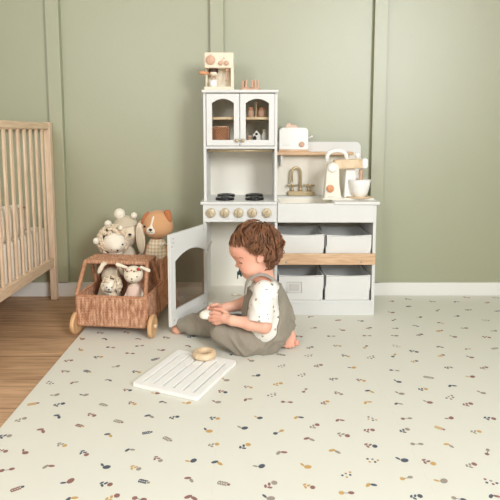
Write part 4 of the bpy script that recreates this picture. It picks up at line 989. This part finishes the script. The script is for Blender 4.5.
def hand(side):
    if side == 'near':
        out = [EL((-0.0950,1.9050,0.1400),(.024,.015,.0185),(0,.1,0),k=.014), CP(wn, (-0.0910,1.9000,0.1390), .0175,.015,k=.012)]
        F = [[(-0.1140,1.9150,0.1520),(-0.1360,1.9280,0.1550),(-0.1520,1.9360,0.1480)],[(-0.1180,1.9080,0.1440),(-0.1390,1.9200,0.1420),(-0.1570,1.9320,0.1340)],
             [(-0.1160,1.9050,0.1340),(-0.1370,1.9170,0.1270),(-0.1540,1.9320,0.1220)],[(-0.1100,1.9050,0.1240),(-0.1280,1.9150,0.1160),(-0.1420,1.9300,0.1130)]]
        T = [(-0.0880,1.9180,0.1550),(-0.1110,1.9320,0.1650),(-0.1330,1.9420,0.1640)]
    else:
        out = [EL((-0.1240,2.0150,0.1370),(.022,.016,.016),(0,.1,0),k=.012), CP(wf, (-0.1240,2.0150,0.1370), .0175,.013,k=.012)]
        F = [[(-0.1390,2.0080,0.1520),(-0.1560,1.9950,0.1580),(-0.1650,1.9850,0.1530)],[(-0.1410,2.0060,0.1440),(-0.1600,1.9950,0.1480),(-0.1730,1.9850,0.1430)],
             [(-0.1410,2.0060,0.1340),(-0.1630,1.9980,0.1350),(-0.1760,1.9880,0.1300)],[(-0.1370,2.0040,0.1240),(-0.1570,1.9980,0.1200),(-0.1700,1.9880,0.1180)]]
        T = [(-0.1190,2.0000,0.1560),(-0.1320,1.9850,0.1670),(-0.1470,1.9720,0.1680)]
    return out, F, T
hands = []
for sd in ('near', 'far'):
    o_, F_, T_ = hand(sd); hands += o_
    for f in F_: hands += chain(f, [.0068,.0062,.0054], .0035)
    hands += chain(T_, [.0085,.0072,.0062], .004)
hf, kf, af = (0.0490,2.0300,0.0380), (-0.1900,2.0700,0.0500), (-0.2760,2.1000,0.0410)
hn, kn, an = (0.0540,1.9350,0.0310), (-0.1040,1.9400,0.0670), (0.0780,1.9400,0.0290)
legs_far = chain([hf, (-0.0570,2.0450,0.0490), kf], [.050,.044,.033], .02)+chain([kf, (-0.2370,2.0900,0.0470), af], [.034,.033,.024], .015)
legs_near = chain([hn, (-0.0190,1.9300,0.0510), kn], [.044,.043,.036], .02)+chain([kn, (-0.0190,1.9100,0.0370), an], [.034,.036,.026], .02)
foot_n = [EL((0.1510,1.9700,0.0410),(.029,.020,.034),(0,-.2,0),k=.012), CP((0.1430,1.9900,0.0860),(0.1520,1.9750,0.0550),.018,.021,k=.012), EL((0.1570,1.9620,0.0240),(.029,.016,.016),(0,.15,0),k=.01)]
for i, (tx, ty, r) in enumerate([(0.129, 0.016, 0.0068), (0.141, 0.012, 0.0072), (0.154, 0.012, 0.0076), (0.167, 0.014, 0.008), (0.182, 0.025, 0.0105)]): foot_n.append(EL((tx, 1.950, ty), (r, r*1.15, r*1.1), k=.003))
foot_f = [CP(af, (-0.2930,2.1050,0.0260),.022,.018,k=.01), EL((-0.3050,2.1100,0.0200),(.020,.018,.018),k=.012), CP((-0.3070,2.1100,0.0150),(-0.3180,2.1150,0.0130),.015,.011,k=.01)]
hc = (0.0230,1.9800,0.4070)
head = [EL(hc,(.088,.074,.083),k=.02), EL((-0.0170,1.9800,0.3890),(.063,.060,.046),k=.03), EL((0.0080,1.9800,0.3350),(.052,.057,.052),k=.03),
        EL((-0.0020,1.9470,0.3260),(.033,.025,.028),k=.02), EL((-0.0020,2.0130,0.3090),(.033,.025,.028),k=.02),
        EL((0.0020,1.9800,0.2860),(.026,.030,.016),k=.02), EL((-0.0200,1.9800,0.3000),(.014,.019,.012),k=.012),
        EL((-0.0540,1.9500,0.3550),(.010,.014,.007),k=.012,sub=True), EL((-0.0560,2.0100,0.3410),(.010,.014,.007),k=.012,sub=True),
        CP((-0.0440,1.9800,0.3530),(-0.0480,1.9800,0.3310),.0050,.0068,k=.006), EL((-0.0500,1.9800,0.3250),(.0085,.0085,.0068),k=.004),
        EL((-0.0400,1.9720,0.3220),(.0065,.0055,.005),k=.004), EL((-0.0400,1.9880,0.3180),(.0065,.0055,.005),k=.004)]
for ec, s_ in (((0.0390,1.9065,0.3730),-1),((0.0420,2.0535,0.3380),1)):
    head += [EL(ec,(.0135,.0075,.0195),(0,.15,-.35*s_),k=.005), EL((ec[0]-.002,ec[1]+s_*.0065,ec[2]+.001),(.0075,.005,.012),(0,.15,0),k=.003,sub=True),
             EL((ec[0]-.006,ec[1]-s_*.001,ec[2]+.001),(.0035,.004,.006),k=.003)]
body_ = soft('body', pelvis+torso+arms+legs_far+legs_near+neck+head+foot_n+foot_f+hands, 'skin', kid, .0021)
# face details, seated on the skin
from mathutils.bvhtree import BVHTree
_r = FR[body_.name]
bvh = BVHTree.FromPolygons([_r @ v.co for v in body_.data.vertices], [p.vertices[:] for p in body_.data.polygons])
def on_skin(x, z, s_, lift=0):
    h = bvh.ray_cast(Vector((x, 1.98+s_*.3, z)), Vector((0, -s_, 0)))
    return h[0]+h[1]*lift
ez, bz = (-0.0360,1.9400,0.3510), (-0.0400,1.9400,0.3690)
for s_ in (-1, 1):
    e = on_skin(ez[0]+.001, ez[2], s_, -.0045)
    B().ball(e, (.0072,.0068,.0062), 20).build('eyelid', 'skin', kid)
    l = B()
    pts = [e+Vector((-.0068,s_*.0030,-.0022)), e+Vector((-.0035,s_*.0060,-.0036)), e+Vector((.001,s_*.0068,-.0036)), e+Vector((.005,s_*.0055,-.0024)), e+Vector((.0085,s_*.0035,-.0002))]
    l.tube(pts, [.0007,.0013,.0015,.0012,.0006], 6)
    for j in range(7):
        t = j/6*3.99; i = int(t); p = pts[i].lerp(pts[i+1], t-i); l.tube([p, p+Vector((-.003+.0006*j, s_*.0032, -.0028))], [.0006,.0002], 4)
    l.build('eyelashes', 'lash', kid)
    B().tube([on_skin(bz[0]+d_, bz[2]+u_, s_, .0005) for d_, u_ in ((-.004,-.0015),(.002,.001),(.009,.0015),(.015,-.0005))], [.0008,.0013,.0011,.0005], 6).build('eyebrow', 'hair', kid)
# pacifier
pc = Vector((-0.0380,1.9800,0.2970))
pa = thing('pacifier', 'dark teal rubber pacifier in the toddler\'s mouth', 'pacifier', pc[:])
sh = B().lathe([(0,.004),(.012,.0035),(.0175,.001),(.0185,-.001),(.017,-.003),(.010,-.0035),(0,-.004)], (0,0,0), 'X', 28, T=Matrix.Translation(pc) @ Matrix.Rotation(math.radians(-14),4,'Y') @ Matrix.Diagonal((-1,1.12,.9,1)))
sh.build('shield', 'teal', pa)
B().ball(pc+Vector((-.007,0,-.002)), (.006,.009,.008), 14).build('button', 'teal', pa)
B().tube([pc+Vector((-.010+.0*math.cos(t),.0125*math.sin(t),-.006-.0125*math.cos(t)*1.0-.004)) for t in [2*PI*i/20 for i in range(20)]], .0021, 8, closed=True).build('ring', 'teal', pa)
# hair: a cap on the scalp and many curls
def hairline(u, s=0):
    """lowest height of the scalp hair (relative to the skull centre) at forward distance u"""
    P = [(-.12,-.085),(-.075,-.085),(-.05,-.070),(-.030,-.050),(-.012,-.022),(.0,-.012),(.03,.006),(.05,.010),(.075,.006),(.095,-.004),(.13,-.004)]
    for i in range(len(P)-1):
        if u <= P[i+1][0]:
            t = max(0, (u-P[i][0])/(P[i+1][0]-P[i][0])); return P[i][1]+(P[i+1][1]-P[i][1])*t
    return P[-1][1]
HC = np.array(hc)
def hairfn(F, X, Y, Z):
    U = -(X-HC[0]); W = (Z-HC[2])
    us = np.linspace(-.14,.14,141); hl_ = np.array([hairline(u) for u in us])
    H = np.interp(U, us, hl_)
    F = np.maximum(F, (H-W)*.8)
    ex, ezz = (0.0390,0.3730)
    return np.maximum(F, .021-np.sqrt((X-ex)**2+(Z-ezz)**2)+0*Y)
soft('hair_base', [EL(hc,(.0925,.0790,.0885),k=.02), EL((0.0700,1.9800,0.3710),(.040,.060,.045),k=.03)], 'haircap', kid, .0026, fn=hairfn,
     disp=lambda V, N: .0012*np.sin(260*V[:,0]+90*V[:,2])+.0010*np.sin(330*V[:,1]+60*V[:,0]))
rg = random.Random(21); b = B()
RX = Vector((.0925,.0790,.0885)); hcv = Vector(hc)
crown = Vector((.30,0,.95)).normalized()
earp = Vector(((0.0390,1.9065,0.3730)[0]-hc[0], 0, (0.0390,1.9065,0.3730)[2]-hc[2]))
cnt = 0
for i in range(6000):
    if cnt >= 330: break
    z = rg.uniform(-.95,1); a = rg.uniform(0,2*PI); q = math.sqrt(1-z*z); d = Vector((q*math.cos(a), q*math.sin(a), z))
    p = Vector((d.x*RX.x, d.y*RX.y, d.z*RX.z))
    if p.z < hairline(-p.x)+.004: continue
    if math.hypot(p.x-earp.x, p.z-earp.z) < .019: continue
    cnt += 1
    back = p.x > -.018
    nst = 7; n = 18; L_ = rg.uniform(.05,.08) if not back else rg.uniform(.05,.095); st = L_/n
    away = (d-crown*d.dot(crown)); away = away.normalized() if away.length > .05 else Vector((-1,0,0))
    ph = rg.uniform(0,6.28); off = rg.uniform(.001,.006)
    turns = rg.uniform(1.2,2.4) if back else rg.uniform(.5,1.1)
    amp = rg.uniform(.0045,.0085) if back else rg.uniform(.0015,.004)
    if p.z > .055: amp *= .4; turns *= .7
    sweep = Vector((.8,0,0)) if not back else Vector((.15,0,0))
    pos = p.copy(); path = []
    for j in range(n+1):
        t = j/n
        nd = Vector((pos.x/RX.x**2, pos.y/RX.y**2, pos.z/RX.z**2)).normalized()
        g = away*(1-t*.6)+Vector((0,0,-1))*(.30+t*.8)+sweep
        tg = (g-nd*g.dot(nd)).normalized(); w = nd.cross(tg)
        a_ = ph+2*PI*turns*t; A = amp*min(1,t*2.2)
        path.append((hcv+pos+nd*(off+.002+A*(1+math.sin(a_)))+w*A*1.15*math.cos(a_), nd, w))
        nxt = pos+tg*st
        if nxt.z < hairline(-nxt.x)-(.004 if nxt.x < -.03 else .014) and nxt.x < .015: break
        if abs(nxt.y) > .03 and math.hypot(nxt.x-earp.x-.001, nxt.z-earp.z) < .016: break
        if nxt.z > -.062: nxt = nxt/Vector((nxt.x/RX.x, nxt.y/RX.y, nxt.z/RX.z)).length
        pos = nxt
    if len(path) < 5: continue
    m_ = len(path)
    for k in range(nst):
        oa = 2*PI*k/nst+rg.uniform(-.4,.4); orr = rg.uniform(.0012,.0034); tw = rg.uniform(-1.5,1.5); r0 = rg.uniform(.0007,.0012)
        pts = []
        for j, (P_, nd, w) in enumerate(path):
            t = j/(m_-1); sp_ = orr*(1-.55*t)*min(1, .4+t*2); an = oa+tw*t
            pts.append(P_+nd*(sp_*math.sin(an))+w*(sp_*1.3*math.cos(an)))
        b.tube(pts, [r0*(1-.7*(j/(m_-1))**2) for j in range(m_)], 4)
b.build('hair_curls', 'hair', kid)
# clothes
def folds(amp, f=1., seed=0):
    def g(V, N):
        x, y, z = V[:,0]*f, V[:,1]*f, V[:,2]*f
        w = .6*np.sin(38*x+21*z+seed)+.5*np.sin(25*y-31*z+2*seed)
        r1 = 1-2*np.abs(np.sin(42*x+30*z+1.8*w+seed)); r2 = 1-2*np.abs(np.sin(34*z-46*x+24*y+1.9*w+1.7*seed))
        m = .5+.5*np.sin(23*x-19*z+31*y+seed*3)
        return amp*(r1*m+r2*(1-m)+.25*np.sin(150*y+110*x+3*w))
    return g
shirtp = inflate(torso, .009)+[EL((0.0650,1.9750,0.0920),(.085,.099,.086),k=.04), CP((0.0600,1.9100,0.2260),(0.0640,1.9000,0.1670),.040,.034,k=.02), CP((0.0570,2.0500,0.1900),(0.0610,2.0600,0.1110),.036,.034,k=.02)]
soft('shirt', shirtp+[CUT((0.0620,1.9800,0.2720),(-.25,0,1)), CUT((0.0750,1.9800,-0.0000),(0,0,-1))], 'shirt', kid, .0028, disp=folds(.0014))
for nm, a_, b_, ra_, rb_, hem, sd in (('sleeve', (0.0530,1.9100,0.2450), (0.0350,1.8600,0.1120), .042, .051, (0.0430,1.8680,0.1380), 1.),
                                      ('sleeve', (0.0480,2.0450,0.2120), (-0.0290,2.0700,0.1410), .038, .040, (0.0000,2.0600,0.1700), 2.)):
    dv = (Vector(b_)-Vector(a_)).normalized()
    V_ = soft(nm, [CP(a_, b_, ra_, rb_), CUT(hem, dv[:], k=.003)], 'shirt', kid, .0026, disp=folds(.0013, seed=sd))
ov = inflate(shirtp, .0065)+inflate(pelvis, .010)
ov += [CP((0.1060,1.9800,0.1870),(0.1220,1.9800,0.1180),.032,.033,k=.03), CP((0.1450,1.9800,0.1430),(0.1720,1.9650,0.1160),.020,.009,k=.02)]
ov += [EL((0.0420,1.8600,0.1710),(.075,.090,.146),(0,.10,0),k=.004,sub=True), EL((0.0470,2.1000,0.0860),(.075,.090,.146),(0,.10,0),k=.004,sub=True)]
ov += [CUT((0.0470,1.9800,0.2420),(-.17,0,1),k=.004)]
ovl = inflate(legs_far, .008)+inflate(legs_near, .009)
# far trouser leg ends at a cuff
soft('overalls', ov+ovl+[CP((0.1110,1.9900,0.1030),(0.1560,1.9850,0.0820),.034,.025,k=.02), CUT((-0.3070,2.1000,0.0320),(-1,0,-.1))], 'linen', kid, .0028, disp=folds(.0030, seed=.7))
sp = B()
def strap(pts, w=.0065, th=.0024):
    for _ in range(2):
        q_ = [Vector(p) for p in pts]; pts = [q_[0]]
        for i in range(len(q_)-1): pts += [q_[i].lerp(q_[i+1], .25), q_[i].lerp(q_[i+1], .75)]
        pts.append(q_[-1])
    D = densify_open(pts, .006); vs = []; fs = []
    C0 = Vector((0.0590,1.9800,0.1870))
    for i, p in enumerate(D):
        t = (D[min(i+1,len(D)-1)]-D[max(i-1,0)]).normalized(); n_ = (p-C0); n_ = (n_-t*n_.dot(t)).normalized(); s_ = t.cross(n_)
        for (a_, c_) in ((-w,-th),(w,-th),(w,th),(-w,th)): vs.append(p+s_*a_+n_*c_)
    for i in range(len(D)-1):
        for j in range(4): fs.append([i*4+j,i*4+(j+1)%4,(i+1)*4+(j+1)%4,(i+1)*4+j])
    sp.add(vs, fs, 0, False)
strap([(-0.0190,1.9350,0.2260),(-0.0130,1.9300,0.2720),(0.0080,1.9250,0.2950),(0.0380,1.9230,0.3070),(0.0680,1.9240,0.3010),(0.0950,1.9300,0.2780),(0.1190,1.9450,0.2340),(0.1320,1.9600,0.1860)])
strap([(-0.0200,2.0200,0.2030),(-0.0140,2.0300,0.2490),(0.0080,2.0350,0.2730),(0.0400,2.0370,0.2820),(0.0720,2.0360,0.2760),(0.1000,2.0300,0.2580),(0.1230,2.0150,0.2170),(0.1350,2.0000,0.1730)])
sp.build('shoulder_strap', 'linenl', kid)
# the bun in the hands
bn = thing('toy_bun', 'pale wooden toy bun held in the toddler\'s hands', 'toy food', (-0.1670,1.9550,0.1350))
bc = (-0.1680,1.9580,0.1320)
soft('bun_body', [EL(bc,(.029,.026,.021),(0,.12,0),k=.004), CUT((bc[0],bc[1],bc[2]-.008),(0,0,-1),k=.005)], 'toy', bn, .002)

# ================================================================== LIGHT AND CAMERA
def area(name, loc, target, sx, sy, power, col):
    ld = bpy.data.lights.new(name, 'AREA'); ld.shape = 'RECTANGLE'; ld.size = sx; ld.size_y = sy; ld.energy = power; ld.color = col
    lo = bpy.data.objects.new(name, ld); C.objects.link(lo); lo.location = loc
    lo.rotation_euler = (Vector(target)-Vector(loc)).to_track_quat('-Z', 'Y').to_euler(); return lo
area('window_light', (1.5,-.85,1.7), (-2.3,1.2,.9), .95, 1.1, 97, (.94,.97,1)); area('window_light_b', (-1.3,-1.1,1.65), (-.8,2.4,1.2), .6, .9, 24, (.92,.965,1))  # second, left area light is added to brighten the left wall with sheen
w = bpy.data.worlds.new('daylight'); bpy.context.scene.world = w; w.use_nodes = True
w.node_tree.nodes['Background'].inputs[0].default_value = (.9,.95,1,1); w.node_tree.nodes['Background'].inputs[1].default_value = .6
cam = bpy.data.cameras.new('camera'); co = bpy.data.objects.new('camera', cam); C.objects.link(co)
cam.sensor_width = 36; cam.lens = 520/500*36; cam.shift_y = -(250-192)/500; cam.clip_start = .05
co.location = (0,0,.83); co.rotation_euler = (PI/2-math.radians(6.25), 0, 0)
sc = bpy.context.scene; sc.camera = co
sc.view_settings.view_transform = 'Standard'; sc.view_settings.look = 'None'; sc.view_settings.gamma = 1
sc.view_settings.exposure = 0
sc.cycles.use_denoising = True; sc.cycles.max_bounces = 8; sc.cycles.diffuse_bounces = 4; sc.cycles.transparent_max_bounces = 8
sc.cycles.sample_clamp_indirect = 6; sc.cycles.caustics_reflective = False; sc.cycles.caustics_refractive = False
